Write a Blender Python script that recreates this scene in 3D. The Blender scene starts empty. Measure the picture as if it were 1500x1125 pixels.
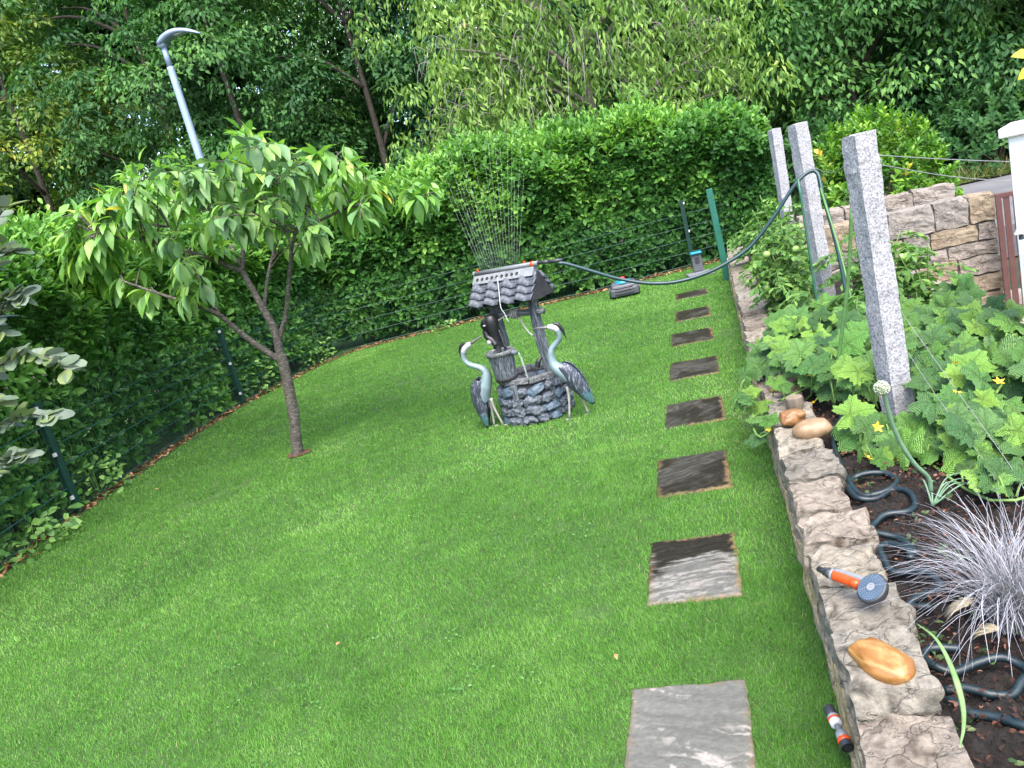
import bpy, bmesh, math, random
import numpy as np
from mathutils import Vector, Matrix

sc = bpy.context.scene
C = sc.collection
R = math.radians
rng = np.random.default_rng(7)
random.seed(7)

# ------------------------------------------------------------------ camera
ROLL, PITCH, YAW = R(14.3), R(13.205), R(16.066)
cam_data = bpy.data.cameras.new('camera')
cam_data.sensor_width = 36.0
cam_data.lens = 27.6
cam_data.clip_start = 0.05
cam_data.clip_end = 500
cam = bpy.data.objects.new('camera', cam_data)
C.objects.link(cam)
Rz = Matrix.Rotation(YAW, 3, 'Z')
r0 = Rz @ Vector((1, 0, 0))
f0 = Rz @ Vector((0, math.cos(PITCH), -math.sin(PITCH)))
u0 = Rz @ Vector((0, math.sin(PITCH), math.cos(PITCH)))
cx = math.cos(ROLL) * r0 - math.sin(ROLL) * u0
cy = math.sin(ROLL) * r0 + math.cos(ROLL) * u0
cm = Matrix((cx, cy, -f0)).transposed().to_4x4()
cm.translation = (0, 0, 1.8)
cam.matrix_world = cm
sc.camera = cam

# ------------------------------------------------------------------ sky, sun, exposure
SUN_EL, SUN_AZ = R(60), R(160)          # azimuth clockwise from +Y
world = bpy.data.worlds.new('World')
sc.world = world
world.use_nodes = True
wn = world.node_tree
sky = wn.nodes.new('ShaderNodeTexSky')
sky.sky_type = 'NISHITA'
sky.sun_disc = False
sky.sun_elevation = SUN_EL
sky.sun_rotation = SUN_AZ
sky.air_density = 1.0
sky.dust_density = 3.0
sky.ozone_density = 1.0
wn.links.new(sky.outputs[0], wn.nodes['Background'].inputs[0])
wn.nodes['Background'].inputs[1].default_value = 0.15
sd = bpy.data.lights.new('sun', 'SUN')
sd.energy = 1.5
sd.angle = R(50)
sd.color = (1.0, 0.95, 0.86)
sun = bpy.data.objects.new('sun', sd)
C.objects.link(sun)
to_sun = Vector((math.sin(SUN_AZ) * math.cos(SUN_EL), math.cos(SUN_AZ) * math.cos(SUN_EL), math.sin(SUN_EL)))
sun.rotation_euler = to_sun.to_track_quat('Z', 'Y').to_euler()
sun.location = (3, -4, 12)
vs = sc.view_settings
vs.view_transform = 'Standard'
vs.look = 'None'
vs.exposure = 2.12
vs.gamma = 1.0
vs.use_curve_mapping = False
sc.cycles.use_denoising = True
sc.cycles.max_bounces = 6
sc.cycles.diffuse_bounces = 4
sc.cycles.transparent_max_bounces = 8

# ------------------------------------------------------------------ numeric noise
def _hash(ix, iy, iz, seed):
    h = (ix.astype(np.int64) * 374761393 + iy.astype(np.int64) * 668265263 + iz.astype(np.int64) * 2147483647 + seed * 1274126177) & 0xffffffff
    h = ((h ^ (h >> 13)) * 1274126177) & 0xffffffff
    h = ((h ^ (h >> 16)) * 2246822519) & 0xffffffff
    return ((h ^ (h >> 15)) & 0xffffff) / float(0xffffff)

def vnoise(p, seed=0):
    p = np.asarray(p, float)
    i = np.floor(p).astype(np.int64)
    f = p - i
    f = f * f * (3 - 2 * f)
    out = 0
    for dx in (0, 1):
        for dy in (0, 1):
            for dz in (0, 1):
                w = (f[..., 0] if dx else 1 - f[..., 0]) * (f[..., 1] if dy else 1 - f[..., 1]) * (f[..., 2] if dz else 1 - f[..., 2])
                out = out + w * _hash(i[..., 0] + dx, i[..., 1] + dy, i[..., 2] + dz, seed)
    return out

def fbm(p, seed=0, octs=4):
    p = np.asarray(p, float)
    a, s, t = 0.5, 0.0, 0.0
    for o in range(octs):
        s = s + a * vnoise(p * (2.03 ** o), seed + o * 17)
        t += a
        a *= 0.5
    return s / t      # 0..1

def nrmz(v):
    v = np.asarray(v, float)
    return v / np.maximum(np.linalg.norm(v, axis=-1, keepdims=True), 1e-9)

# ------------------------------------------------------------------ materials
def new_mat(name):
    m = bpy.data.materials.new(name)
    m.use_nodes = True
    t = m.node_tree
    return m, t, t.nodes['Principled BSDF']

def ramp(t, stops, src):
    r = t.nodes.new('ShaderNodeValToRGB')
    e = r.color_ramp.elements
    while len(e) < len(stops):
        e.new(0.5)
    for k, (p, c) in enumerate(stops):
        e[k].position = p
        e[k].color = (c[0], c[1], c[2], 1)
    t.links.new(src, r.inputs[0])
    return r.outputs[0]

def noise_node(t, scale, detail=5, rough=0.6, coord='Object', stretch=None):
    if coord == 'World':
        g = t.nodes.new('ShaderNodeNewGeometry')
        src = g.outputs['Position']
    else:
        g = t.nodes.new('ShaderNodeTexCoord')
        src = g.outputs[coord]
    if stretch:
        mp = t.nodes.new('ShaderNodeMapping')
        mp.inputs['Scale'].default_value = stretch
        t.links.new(src, mp.inputs[0])
        src = mp.outputs[0]
    n = t.nodes.new('ShaderNodeTexNoise')
    n.inputs['Scale'].default_value = scale
    n.inputs['Detail'].default_value = detail
    n.inputs['Roughness'].default_value = rough
    t.links.new(src, n.inputs['Vector'])
    return n.outputs['Fac']

def bump(t, b, src, strength, dist=0.01):
    n = t.nodes.new('ShaderNodeBump')
    n.inputs['Strength'].default_value = strength
    n.inputs['Distance'].default_value = dist
    t.links.new(src, n.inputs['Height'])
    t.links.new(n.outputs[0], b.inputs['Normal'])

def P(name, stops, scale=8, rough=0.8, bmp=0.0, bscale=None, bdist=0.01, coord='Object', stretch=None, spec=0.5, metal=0.0, detail=5):
    m, t, b = new_mat(name)
    if isinstance(stops[0], (int, float)):
        v = stops
        stops = [(0.3, tuple(x * 0.82 for x in v)), (0.7, tuple(min(1, x * 1.12) for x in v))]
    f = noise_node(t, scale, detail, 0.6, coord, stretch)
    t.links.new(ramp(t, stops, f), b.inputs['Base Color'])
    b.inputs['Roughness'].default_value = rough
    b.inputs['Specular IOR Level'].default_value = spec
    b.inputs['Metallic'].default_value = metal
    if bmp:
        bump(t, b, noise_node(t, bscale or scale * 3, 6, 0.65, coord, stretch), bmp, bdist)
    return m

def leaf_mat(name, stops, rough=0.45, trans=0.3, spec=0.4, tcol=1.6):
    """colour picked per leaf by its 'tint' attribute, thin-leaf translucency"""
    m, t, b = new_mat(name)
    a = t.nodes.new('ShaderNodeAttribute')
    a.attribute_name = 'tint'
    f = a.outputs['Fac']
    c = ramp(t, stops, f)
    t.links.new(c, b.inputs['Base Color'])
    b.inputs['Roughness'].default_value = rough
    b.inputs['Specular IOR Level'].default_value = spec
    tr = t.nodes.new('ShaderNodeBsdfTranslucent')
    mu = t.nodes.new('ShaderNodeMix')
    mu.data_type = 'RGBA'
    mu.blend_type = 'MULTIPLY'
    mu.inputs[0].default_value = 1
    t.links.new(c, mu.inputs[6])
    mu.inputs[7].default_value = (tcol, tcol * 1.05, tcol * 0.5, 1)
    t.links.new(mu.outputs[2], tr.inputs[0])
    mx = t.nodes.new('ShaderNodeMixShader')
    mx.inputs[0].default_value = trans
    t.links.new(b.outputs[0], mx.inputs[1])
    t.links.new(tr.outputs[0], mx.inputs[2])
    t.links.new(mx.outputs[0], t.nodes['Material Output'].inputs[0])
    return m

def obj_leaf_mat(name, stops, rough=0.45, trans=0.3, spec=0.4, bmp=0.3):
    """for leaves that are objects of their own: colour picked by object random"""
    m, t, b = new_mat(name)
    o = t.nodes.new('ShaderNodeObjectInfo')
    c = ramp(t, stops, o.outputs['Random'])
    t.links.new(c, b.inputs['Base Color'])
    b.inputs['Roughness'].default_value = rough
    b.inputs['Specular IOR Level'].default_value = spec
    bump(t, b, noise_node(t, 40, 3), bmp, 0.004)
    tr = t.nodes.new('ShaderNodeBsdfTranslucent')
    t.links.new(c, tr.inputs[0])
    mx = t.nodes.new('ShaderNodeMixShader')
    mx.inputs[0].default_value = trans
    t.links.new(b.outputs[0], mx.inputs[1])
    t.links.new(tr.outputs[0], mx.inputs[2])
    t.links.new(mx.outputs[0], t.nodes['Material Output'].inputs[0])
    return m

def vcol_mat(name, rough=0.7, bmp=0.3, bscale=60, spec=0.4, rough_from_dark=None, mottle=0.35, crack=0):
    """mineral colour stored per vertex, broken up by fine grain"""
    m, t, b = new_mat(name)
    a = t.nodes.new('ShaderNodeAttribute')
    a.attribute_name = 'col'
    n = noise_node(t, bscale, 6, 0.7)
    g = ramp(t, [(0.3, (1 - mottle,) * 3), (0.7, (1 + 0,) * 3)], n)
    mu = t.nodes.new('ShaderNodeMix')
    mu.data_type = 'RGBA'
    mu.blend_type = 'MULTIPLY'
    mu.inputs[0].default_value = 1
    t.links.new(a.outputs['Color'], mu.inputs[6])
    t.links.new(g, mu.inputs[7])
    colr = mu.outputs[2]
    hgt = n
    if crack:
        vo_ = t.nodes.new('ShaderNodeTexVoronoi')
        vo_.feature = 'DISTANCE_TO_EDGE'
        vo_.inputs['Scale'].default_value = crack
        tc = t.nodes.new('ShaderNodeTexCoord')
        wn_ = t.nodes.new('ShaderNodeTexNoise')
        wn_.inputs['Scale'].default_value = 14
        wn_.inputs['Detail'].default_value = 4
        mv = t.nodes.new('ShaderNodeMix')
        mv.data_type = 'RGBA'
        mv.blend_type = 'ADD'
        mv.inputs[0].default_value = .16
        t.links.new(tc.outputs['Object'], wn_.inputs['Vector'])
        t.links.new(tc.outputs['Object'], mv.inputs[6])
        t.links.new(wn_.outputs['Color'], mv.inputs[7])
        t.links.new(mv.outputs[2], vo_.inputs['Vector'])
        ck = ramp(t, [(0.0, (.32,) * 3), (.035, (.85,) * 3), (.09, (1,) * 3)], vo_.outputs['Distance'])
        m2 = t.nodes.new('ShaderNodeMix')
        m2.data_type = 'RGBA'
        m2.blend_type = 'MULTIPLY'
        m2.inputs[0].default_value = .12
        t.links.new(colr, m2.inputs[6])
        t.links.new(ck, m2.inputs[7])
        colr = m2.outputs[2]
        ad = t.nodes.new('ShaderNodeMath')
        ad.operation = 'ADD'
        t.links.new(n, ad.inputs[0])
        t.links.new(ck, ad.inputs[1])
        hgt = ad.outputs[0]
    t.links.new(colr, b.inputs['Base Color'])
    b.inputs['Roughness'].default_value = rough
    b.inputs['Specular IOR Level'].default_value = spec
    if rough_from_dark:
        t.links.new(ramp(t, [(0.05, (rough_from_dark,) * 3), (0.25, (rough,) * 3)], a.outputs['Color']), b.inputs['Roughness'])
    bump(t, b, hgt, bmp, 0.008)
    return m

# ------------------------------------------------------------------ mesh helpers
def link(o, parent=None):
    C.objects.link(o)
    if parent is not None:
        o.parent = parent
    return o

def mk_mesh(name, V, F, mats, smooth=False, fm=None, col=None, tint=None):
    me = bpy.data.meshes.new(name)
    me.from_pydata([tuple(v) for v in V], [], F)
    for m in (mats if isinstance(mats, (list, tuple)) else [mats]):
        me.materials.append(m)
    if fm is not None:
        me.polygons.foreach_set('material_index', np.asarray(fm, np.int32))
    if smooth:
        me.polygons.foreach_set('use_smooth', np.ones(len(me.polygons), bool))
    if col is not None:
        a = me.color_attributes.new('col', 'FLOAT_COLOR', 'POINT')
        c = np.ones((len(me.vertices), 4), np.float32)
        c[:, :3] = col
        a.data.foreach_set('color', c.ravel())
    if tint is not None:
        a = me.attributes.new('tint', 'FLOAT', 'FACE')
        a.data.foreach_set('value', np.asarray(tint, np.float32))
    me.update()
    return me

def tag(o, label, cat, group=None, kind=None):
    o['label'] = label
    o['category'] = cat
    if group:
        o['group'] = group
    if kind:
        o['kind'] = kind
    return o

def thing(name, label, cat, loc=(0, 0, 0), rz=0, group=None):
    o = bpy.data.objects.new(name, None)
    o.empty_display_size = 0.1
    o.location = loc
    o.rotation_euler = (0, 0, rz)
    link(o)
    return tag(o, label, cat, group)

def structure(o):
    o['kind'] = 'structure'
    return o

class MB:
    def __init__(s):
        s.V, s.F, s.M = [], [], []
    def add(s, V, F, m=0):
        b = len(s.V)
        s.V += [tuple(v) for v in V]
        s.F += [tuple(i + b for i in f) for f in F]
        s.M += [m] * len(F)
        return s
    def box(s, lo, hi, m=0, rz=0, piv=None, bev=0):
        (x0, y0, z0), (x1, y1, z1) = lo, hi
        V = [(x0, y0, z0), (x1, y0, z0), (x1, y1, z0), (x0, y1, z0), (x0, y0, z1), (x1, y0, z1), (x1, y1, z1), (x0, y1, z1)]
        F = [(0, 3, 2, 1), (4, 5, 6, 7), (0, 1, 5, 4), (1, 2, 6, 5), (2, 3, 7, 6), (3, 0, 4, 7)]
        if rz:
            p = piv or ((x0 + x1) / 2, (y0 + y1) / 2)
            c, n = math.cos(rz), math.sin(rz)
            V = [(p[0] + (x - p[0]) * c - (y - p[1]) * n, p[1] + (x - p[0]) * n + (y - p[1]) * c, z) for x, y, z in V]
        return s.add(V, F, m)
    def tube(s, pts, rad, n=8, m=0, cap=True, flat=1.0):
        pts = np.asarray(pts, float)
        k = len(pts)
        rad = np.broadcast_to(np.asarray(rad, float), (k,))
        tan = np.zeros_like(pts)
        tan[1:-1] = pts[2:] - pts[:-2]
        tan[0] = pts[1] - pts[0]
        tan[-1] = pts[-1] - pts[-2]
        tan = nrmz(tan)
        up = np.array([0, 0, 1.0]) if abs(tan[0][2]) < 0.9 else np.array([1.0, 0, 0])
        V, F = [], []
        x = nrmz(np.cross(up, tan[0]))
        for i in range(k):
            x = nrmz(x - tan[i] * (x @ tan[i]))
            y = np.cross(tan[i], x)
            for j in range(n):
                a = 2 * math.pi * j / n
                V.append(pts[i] + rad[i] * (math.cos(a) * x + flat * math.sin(a) * y))
        for i in range(k - 1):
            for j in range(n):
                F.append((i * n + j, i * n + (j + 1) % n, (i + 1) * n + (j + 1) % n, (i + 1) * n + j))
        if cap:
            F.append(tuple(range(n - 1, -1, -1)))
            F.append(tuple((k - 1) * n + j for j in range(n)))
        return s.add(V, F, m)
    def lathe(s, prof, c=(0, 0, 0), n=20, m=0, cap=True):
        V, F = [], []
        for r, z in prof:
            for j in range(n):
                a = 2 * math.pi * j / n
                V.append((c[0] + r * math.cos(a), c[1] + r * math.sin(a), c[2] + z))
        for i in range(len(prof) - 1):
            for j in range(n):
                F.append((i * n + j, i * n + (j + 1) % n, (i + 1) * n + (j + 1) % n, (i + 1) * n + j))
        if cap:
            F.append(tuple(range(n - 1, -1, -1)))
            F.append(tuple((len(prof) - 1) * n + j for j in range(n)))
        return s.add(V, F, m)
    def build(s, name, mats, parent=None, smooth=False, bevel=0.0):
        me = mk_mesh(name, s.V, s.F, mats, smooth, s.M)
        o = link(bpy.data.objects.new(name, me), parent)
        if bevel:
            b = o.modifiers.new('bevel', 'BEVEL')
            b.width = bevel
            b.segments = 2
            b.limit_method = 'ANGLE'
        return o

def cat_rom(pts, n):
    """smooth resample of a polyline"""
    p = np.asarray(pts, float)
    k = len(p)
    q = np.vstack([2 * p[0] - p[1], p, 2 * p[-1] - p[-2]])
    out = []
    for i in range(k - 1):
        a, b, c, d = q[i], q[i + 1], q[i + 2], q[i + 3]
        for j in range(n):
            t = j / n
            out.append(0.5 * (2 * b + (c - a) * t + (2 * a - 5 * b + 4 * c - d) * t * t + (3 * b - a - 3 * c + d) * t ** 3))
    out.append(p[-1])
    return np.array(out)

# leaf templates: (across, along, lift), faces
T_FAR = (np.array([(0, 0, 0), (-.5, .45, .12), (.5, .45, .12), (0, 1, -.08)]), [(0, 3, 1), (0, 2, 3)])
T_LAUREL = (np.array([(0, 0, 0), (-.36, .3, .07), (0, .32, -.02), (.36, .3, .07), (-.5, .68, .06), (0, .68, -.04), (.5, .68, .06), (0, 1, -.12)]),
            [(0, 2, 1), (0, 3, 2), (1, 2, 5, 4), (2, 3, 6, 5), (4, 5, 7), (5, 6, 7)])
T_CHERRY = (np.array([(0, 0, 0), (-.42, .25, .02), (0, .25, -.05), (.42, .25, .02), (-.5, .5, -.02), (0, .5, -.09), (.5, .5, -.02), (-.28, .78, -.16), (0, .78, -.2), (.28, .78, -.16), (0, 1, -.36)]),
            [(0, 2, 1), (0, 3, 2), (1, 2, 5, 4), (2, 3, 6, 5), (4, 5, 8, 7), (5, 6, 9, 8), (7, 8, 10), (8, 9, 10)])
T_BLADE = (np.array([(-.5, 0, 0), (.5, 0, 0), (-.4, .55, .04), (.4, .55, .04), (0, 1, .2)]), [(0, 1, 3, 2), (2, 3, 4)])

def leaf_arrays(pos, axis, nrm, L, W, tpl):
    T, F = tpl
    a = nrmz(axis)
    n = nrm - a * np.sum(nrm * a, axis=1, keepdims=True)
    n = nrmz(n)
    s = np.cross(a, n)
    L = np.asarray(L)[:, None, None]
    W = np.asarray(W)[:, None, None]
    V = pos[:, None, :] + s[:, None, :] * T[None, :, 0:1] * W + a[:, None, :] * T[None, :, 1:2] * L + n[:, None, :] * T[None, :, 2:3] * L
    return V

def leaf_cloud(name, pos, axis, nrm, L, W, tpl, mat, parent=None, tint=None, smooth=True):
    T, F = tpl
    N = len(pos)
    V = leaf_arrays(pos, axis, nrm, L, W, tpl)
    nv = len(T)
    sizes = np.array([len(f) for f in F])
    flat = np.concatenate([np.array(f) for f in F])
    loops = (flat[None, :] + (np.arange(N) * nv)[:, None]).ravel()
    starts = np.concatenate([[0], np.cumsum(np.tile(sizes, N))[:-1]])
    me = bpy.data.meshes.new(name)
    me.vertices.add(N * nv)
    me.vertices.foreach_set('co', V.reshape(-1).astype(np.float32))
    me.loops.add(len(loops))
    me.loops.foreach_set('vertex_index', loops.astype(np.int32))
    me.polygons.add(N * len(F))
    me.polygons.foreach_set('loop_start', starts.astype(np.int32))
    me.polygons.foreach_set('loop_total', np.tile(sizes, N).astype(np.int32))
    if smooth:
        me.polygons.foreach_set('use_smooth', np.ones(N * len(F), bool))
    a = me.attributes.new('tint', 'FLOAT', 'FACE')
    t = rng.random(N) if tint is None else np.clip(tint, 0, 1)
    a.data.foreach_set('value', np.repeat(t, len(F)).astype(np.float32))
    me.materials.append(mat)
    me.update(calc_edges=True)
    return link(bpy.data.objects.new(name, me), parent)

def leaf_singles(parent, idx, pos, axis, nrm, L, W, meshes, name='leaf'):
    """each of these leaves is an object of its own sharing a few meshes (unit length and width)"""
    a = nrmz(axis[idx])
    n = nrmz(nrm[idx] - a * np.sum(nrm[idx] * a, axis=1, keepdims=True))
    s = np.cross(a, n)
    for k, i in enumerate(idx):
        o = bpy.data.objects.new(name, meshes[k % len(meshes)])
        M = Matrix((s[k] * W[i], a[k] * L[i], n[k] * L[i])).transposed().to_4x4()
        M.translation = Vector(pos[i])
        link(o, parent)
        o.matrix_parent_inverse = Matrix.Identity(4)
        o.matrix_local = M

def unit_leaf_mesh(name, tpl, mats):
    out = []
    for k, m in enumerate(mats):
        V = tpl[0].copy()
        V[:, 0] *= 1 + 0.12 * (k - 1)
        V[:, 2] += 0.05 * (k - 1) * V[:, 1] ** 2
        out.append(mk_mesh(name, V, tpl[1], m, True))
    return out

# rough stone block from a cached subdivided cube
_cube = {}
def cube_grid(n):
    if n not in _cube:
        b = bmesh.new()
        bmesh.ops.create_cube(b, size=2)
        bmesh.ops.subdivide_edges(b, edges=b.edges[:], cuts=n, use_grid_fill=True)
        b.verts.ensure_lookup_table()
        V = np.array([v.co[:] for v in b.verts])
        F = [tuple(v.index for v in f.verts) for f in b.faces]
        b.free()
        _cube[n] = (V, F)
    return _cube[n]

def rough_block(size, n=6, rnd=0.25, amp=0.02, freq=12, seed=0, big=0.0, strat=0.0, terrace=0):
    V, F = cube_grid(n)
    V = V.copy()
    h = np.asarray(size) / 2
    sp = nrmz(V) * 1.25
    V = V * (1 - rnd) + sp * rnd
    P3 = V * h
    d = nrmz(V / h * min(h))
    if big:
        P3 += (np.stack([fbm(P3 * 4 / max(size) + 9.1 * k, seed + 31 * k, 2) for k in range(3)], 1) - .5) * big * 2
    q = P3.copy()
    if strat:
        q[:, 2] *= strat
    k = (fbm(q * freq + seed * 3.7, seed, 4) - .5) * 2
    if terrace:
        k = k * .45 + (np.floor(fbm(P3 * [7, 5, 7] + seed * 1.3, seed + 77, 3) * terrace) / terrace - .5) * 2.2
    return P3 + d * (k * amp)[:, None], F

def stone_mesh(name, size, mat, col=None, n=6, rnd=0.25, amp=0.02, freq=12, seed=0, big=0.0, strat=0.0, smooth=False, terrace=0):
    V, F = rough_block(size, n, rnd, amp, freq, seed, big, strat, terrace)
    c = None
    if col is not None:
        f = fbm(V * 9 + seed, seed + 5, 4)[:, None]
        g = fbm(V * 25 + seed, seed + 11, 3)[:, None]
        c = np.asarray(col[0]) * (1 - f) + np.asarray(col[1]) * f
        if len(col) > 2:
            w = np.clip((g - .58) * 6, 0, 1)
            c = c * (1 - w) + np.asarray(col[2]) * w
    return mk_mesh(name, V, F, mat, smooth, col=c)

def put(name, me, parent=None, loc=(0, 0, 0), rot=(0, 0, 0), scale=(1, 1, 1)):
    o = bpy.data.objects.new(name, me)
    o.location = loc
    o.rotation_euler = rot
    o.scale = scale
    return link(o, parent)

# ================================================================== SETTING
m_soil = P('soil', [(.3, (.006, .004, .003)), (.55, (.016, .010, .007)), (.75, (.036, .022, .015))], 22, .95, 1.0, 70, .04, 'World')
m_under = P('lawn_soil', [(.3, (.022, .055, .008)), (.7, (.045, .10, .016))], 9, .95, .6, 60, .02, 'World')
m_floor = P('forest_floor', [(.3, (.015, .016, .008)), (.7, (.04, .045, .018))], 2, .95, .6, 20, .05, 'World')
m_asph = P('asphalt', [(.3, (.085, .085, .095)), (.7, (.13, .13, .14))], 1.2, .9, .5, 160, .006, 'World')
m_drive = P('driveway_paving', [(.3, (.16, .14, .12)), (.7, (.26, .24, .21))], 4, .9, .5, 50, .01, 'World')

def sheet(name, poly, z, mat, skirt=0.4):
    n = len(poly)
    V = [(x, y, z) for x, y in poly] + [(x, y, z - skirt) for x, y in poly]
    F = [tuple(range(n))] + [(i, n + i, n + (i + 1) % n, (i + 1) % n) for i in range(n)]
    return structure(link(bpy.data.objects.new(name, mk_mesh(name, V, F, mat))))

sheet('ground', [(-90, -25), (90, -25), (90, 140), (-90, 140)], -0.45, m_floor, 0.3)
FENCE = [(-5.05, 2.2), (-5.30, 3.2), (-5.62, 4.4), (-5.91, 5.56), (-6.24, 7.6), (-6.31, 9.03), (-6.10, 11.0), (-5.75, 11.65), (-3.8, 12.15), (-1.87, 12.35), (-0.3, 12.88), (0.42, 13.05)]
sheet('lawn', [(-9.2, -1.5), (0.30, -1.5), (0.30, 11.9), (1.4, 12.2), (1.4, 14.6), (-9.2, 14.6)], 0.0, m_under, 0.42)
sheet('road', [(1.6, 10.9), (34, 10.9), (34, 16.2), (1.6, 16.2)], -0.03, m_asph, 0.4)
sheet('driveway', [(1.63, 3.0), (9, 3.0), (9, 8.9), (1.63, 8.9)], -0.36, m_drive, 0.08)

# woodland floor rising gently behind
wv, wf = [], []
nx, ny = 60, 30
for j in range(ny + 1):
    for i in range(nx + 1):
        x = -45 + 85 * i / nx
        y = (14.62 if x < 1.3 else 16.32) + 40 * (j / ny) ** 1.3
        z = 0.0 + max(0, y - 17) * 0.10 + 0.25 * (float(fbm(np.array([x * .4, y * .4, 0.]), 3, 3)) - .5) * min(1, (y - 14.6) / 2)
        wv.append((x, y, z - 0.02))
for j in range(ny):
    for i in range(nx):
        a = j * (nx + 1) + i
        wf.append((a, a + 1, a + nx + 2, a + nx + 1))
structure(link(bpy.data.objects.new('woodland_floor', mk_mesh('woodland_floor', wv, wf, m_floor, True))))

# soil of the raised bed
sv, sf = [], []
nx, ny = 80, 420
gx = np.linspace(0.32, 1.62, nx + 1)
gy = np.linspace(0.7, 11.6, ny + 1)
GX, GY = np.meshgrid(gx, gy)
GZ = 0.26 + 0.05 * (fbm(np.stack([GX * 5, GY * 5, 0 * GX], -1), 4, 4) - .5) * 2 + 0.045 * (fbm(np.stack([GX * 26, GY * 26, 0 * GX], -1), 8, 4) - .5) * 2
sv = np.stack([GX, GY, GZ], -1).reshape(-1, 3)
sf = [(j * (nx + 1) + i, j * (nx + 1) + i + 1, (j + 1) * (nx + 1) + i + 1, (j + 1) * (nx + 1) + i) for j in range(ny) for i in range(nx)]
structure(link(bpy.data.objects.new('bed_soil', mk_mesh('bed_soil', sv, sf, m_soil, True))))

# ------------------------------------------------------------------ lawn grass
SLABS = [(-0.345, 2.165, 0.400, 0.56, 0.010), (-0.328, 3.275, 0.400, 0.57, 0.012), (-0.328, 4.38, 0.415, 0.57, 0.03), (-0.315, 5.51, 0.415, 0.54, 0.02),
         (-0.312, 6.71, 0.415, 0.56, 0.0), (-0.33, 7.92, 0.415, 0.55, 0.03), (-0.325, 9.09, 0.40, 0.56, 0.02), (-0.337, 10.39, 0.405, 0.44, 0.03)]

def in_poly(x, y, poly):
    c = np.zeros(len(x), bool)
    j = len(poly) - 1
    for i in range(len(poly)):
        xi, yi = poly[i]
        xj, yj = poly[j]
        k = ((yi > y) != (yj > y)) & (x < (xj - xi) * (y - yi) / (yj - yi + 1e-12) + xi)
        c ^= k
        j = i
    return c

LAWN = [(x + (.12 if i < 7 else .02), y - (0 if i < 7 else .16)) for i, (x, y) in enumerate(FENCE)] + [(0.30, 12.6), (0.24, 11.0), (0.15, 6.0), (0.125, 1.0), (-4.7, 1.0)]

def grass_points(dens, d0, d1):
    n = int(dens * 7.2 * 12.2)
    x = rng.uniform(-6.7, 0.5, n)
    y = rng.uniform(0.9, 13.1, n)
    d = np.hypot(x, y)
    ang = np.degrees(np.arctan2(x, y))
    k = (d >= d0) & (d < d1) & (ang > -66) & (ang < 12)     # seen wedge plus a wide margin
    x, y = x[k], y[k]
    k = in_poly(x, y, LAWN)
    x, y = x[k], y[k]
    n = len(x)
    k = np.ones(n, bool)
    path = np.where(np.abs(x + .33) < .26)[0]
    px_, py_ = x[path], y[path]
    jit = rng.normal(-.004, .006, len(path)) + .012 * (fbm(np.stack([px_ * 20, py_ * 20, 0 * px_], 1), 61, 2) - .6)
    for sx, sy, w, h, rz in SLABS:
        u = (px_ - sx) * math.cos(rz) + (py_ - sy) * math.sin(rz)
        v = -(px_ - sx) * math.sin(rz) + (py_ - sy) * math.cos(rz)
        k[path] &= ~((np.abs(u) < w / 2 + jit) & (np.abs(v) < h / 2 + jit))
    k &= np.hypot(x + 1.60, y - 6.16) > 0.25
    k &= np.hypot(x + 3.938, y - 6.18) > 0.085
    # thin patches
    bare = fbm(np.stack([x * 1.3, y * 1.3, 0 * x], 1), 21, 3)
    k &= (bare < 0.80) | (rng.random(n) < .35)
    # worn spot beside the wall
    k &= ~((np.hypot((x - 0.10) / .10, (y - 5.2) / .35) < 1) & (rng.random(n) < .8))
    return np.stack([x[k], y[k]], 1)

gp, gl, gw = [], [], []
for dens, d0, d1, wdt in ((40000, 0, 3.2, .0019), (21000, 3.2, 5.2, .0026), (10000, 5.2, 8.0, .0040), (5000, 8.0, 14.5, .0064)):
    q = grass_points(dens, d0, d1)
    gp.append(q)
    cl = fbm(np.stack([q[:, 0] * 7, q[:, 1] * 7, 0 * q[:, 0]], 1), 33, 2)
    gl.append((.013 + .016 * rng.random(len(q))) * (.7 + .7 * cl))
    gw.append(np.full(len(q), wdt) * rng.uniform(.7, 1.2, len(q)))
gp, gl, gw = np.concatenate(gp), np.concatenate(gl), np.concatenate(gw)
N = len(gp)
lean = rng.uniform(0, 2 * np.pi, N)
la = rng.uniform(.15, 1.0, N) ** .8 * 1.75
comb = fbm(np.stack([gp[:, 0] * 2.2, gp[:, 1] * 2.2, np.zeros(N)], 1), 55, 3) - .5
ax = np.stack([np.cos(lean) * la + comb * .8, np.sin(lean) * la + .25 * comb, np.ones(N)], 1)
nr = np.stack([-np.cos(lean), -np.sin(lean), la], 1) + rng.normal(0, .35, (N, 3))
patch = fbm(np.stack([gp[:, 0] * 1.1, gp[:, 1] * 1.1, np.zeros(N)], 1), 71, 4)
fine = fbm(np.stack([gp[:, 0] * 9, gp[:, 1] * 9, np.zeros(N)], 1), 73, 2)
yel = np.exp(-(np.hypot((gp[:, 0] - .07) / .10, (gp[:, 1] - 5.2) / .5)) ** 2) + .8 * np.exp(-(np.hypot((gp[:, 0] + .95) / .12, (gp[:, 1] - 3.3) / .12)) ** 2) + .6 * np.exp(-(np.hypot((gp[:, 0] + .25) / .3, (gp[:, 1] - 4.9) / .10)) ** 2)
yel += 1.2 * np.exp(-(np.hypot((gp[:, 0] - .11) / .05, (gp[:, 1] - 2.36) / .10)) ** 2)
tint = np.clip(.42 + (patch - .5) * .9 + (fine - .5) * .40 + rng.normal(0, .18, N), 0, .88) + .5 * yel * rng.random(N)
tint = np.where(rng.random(N) < .006, .97, tint)
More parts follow.
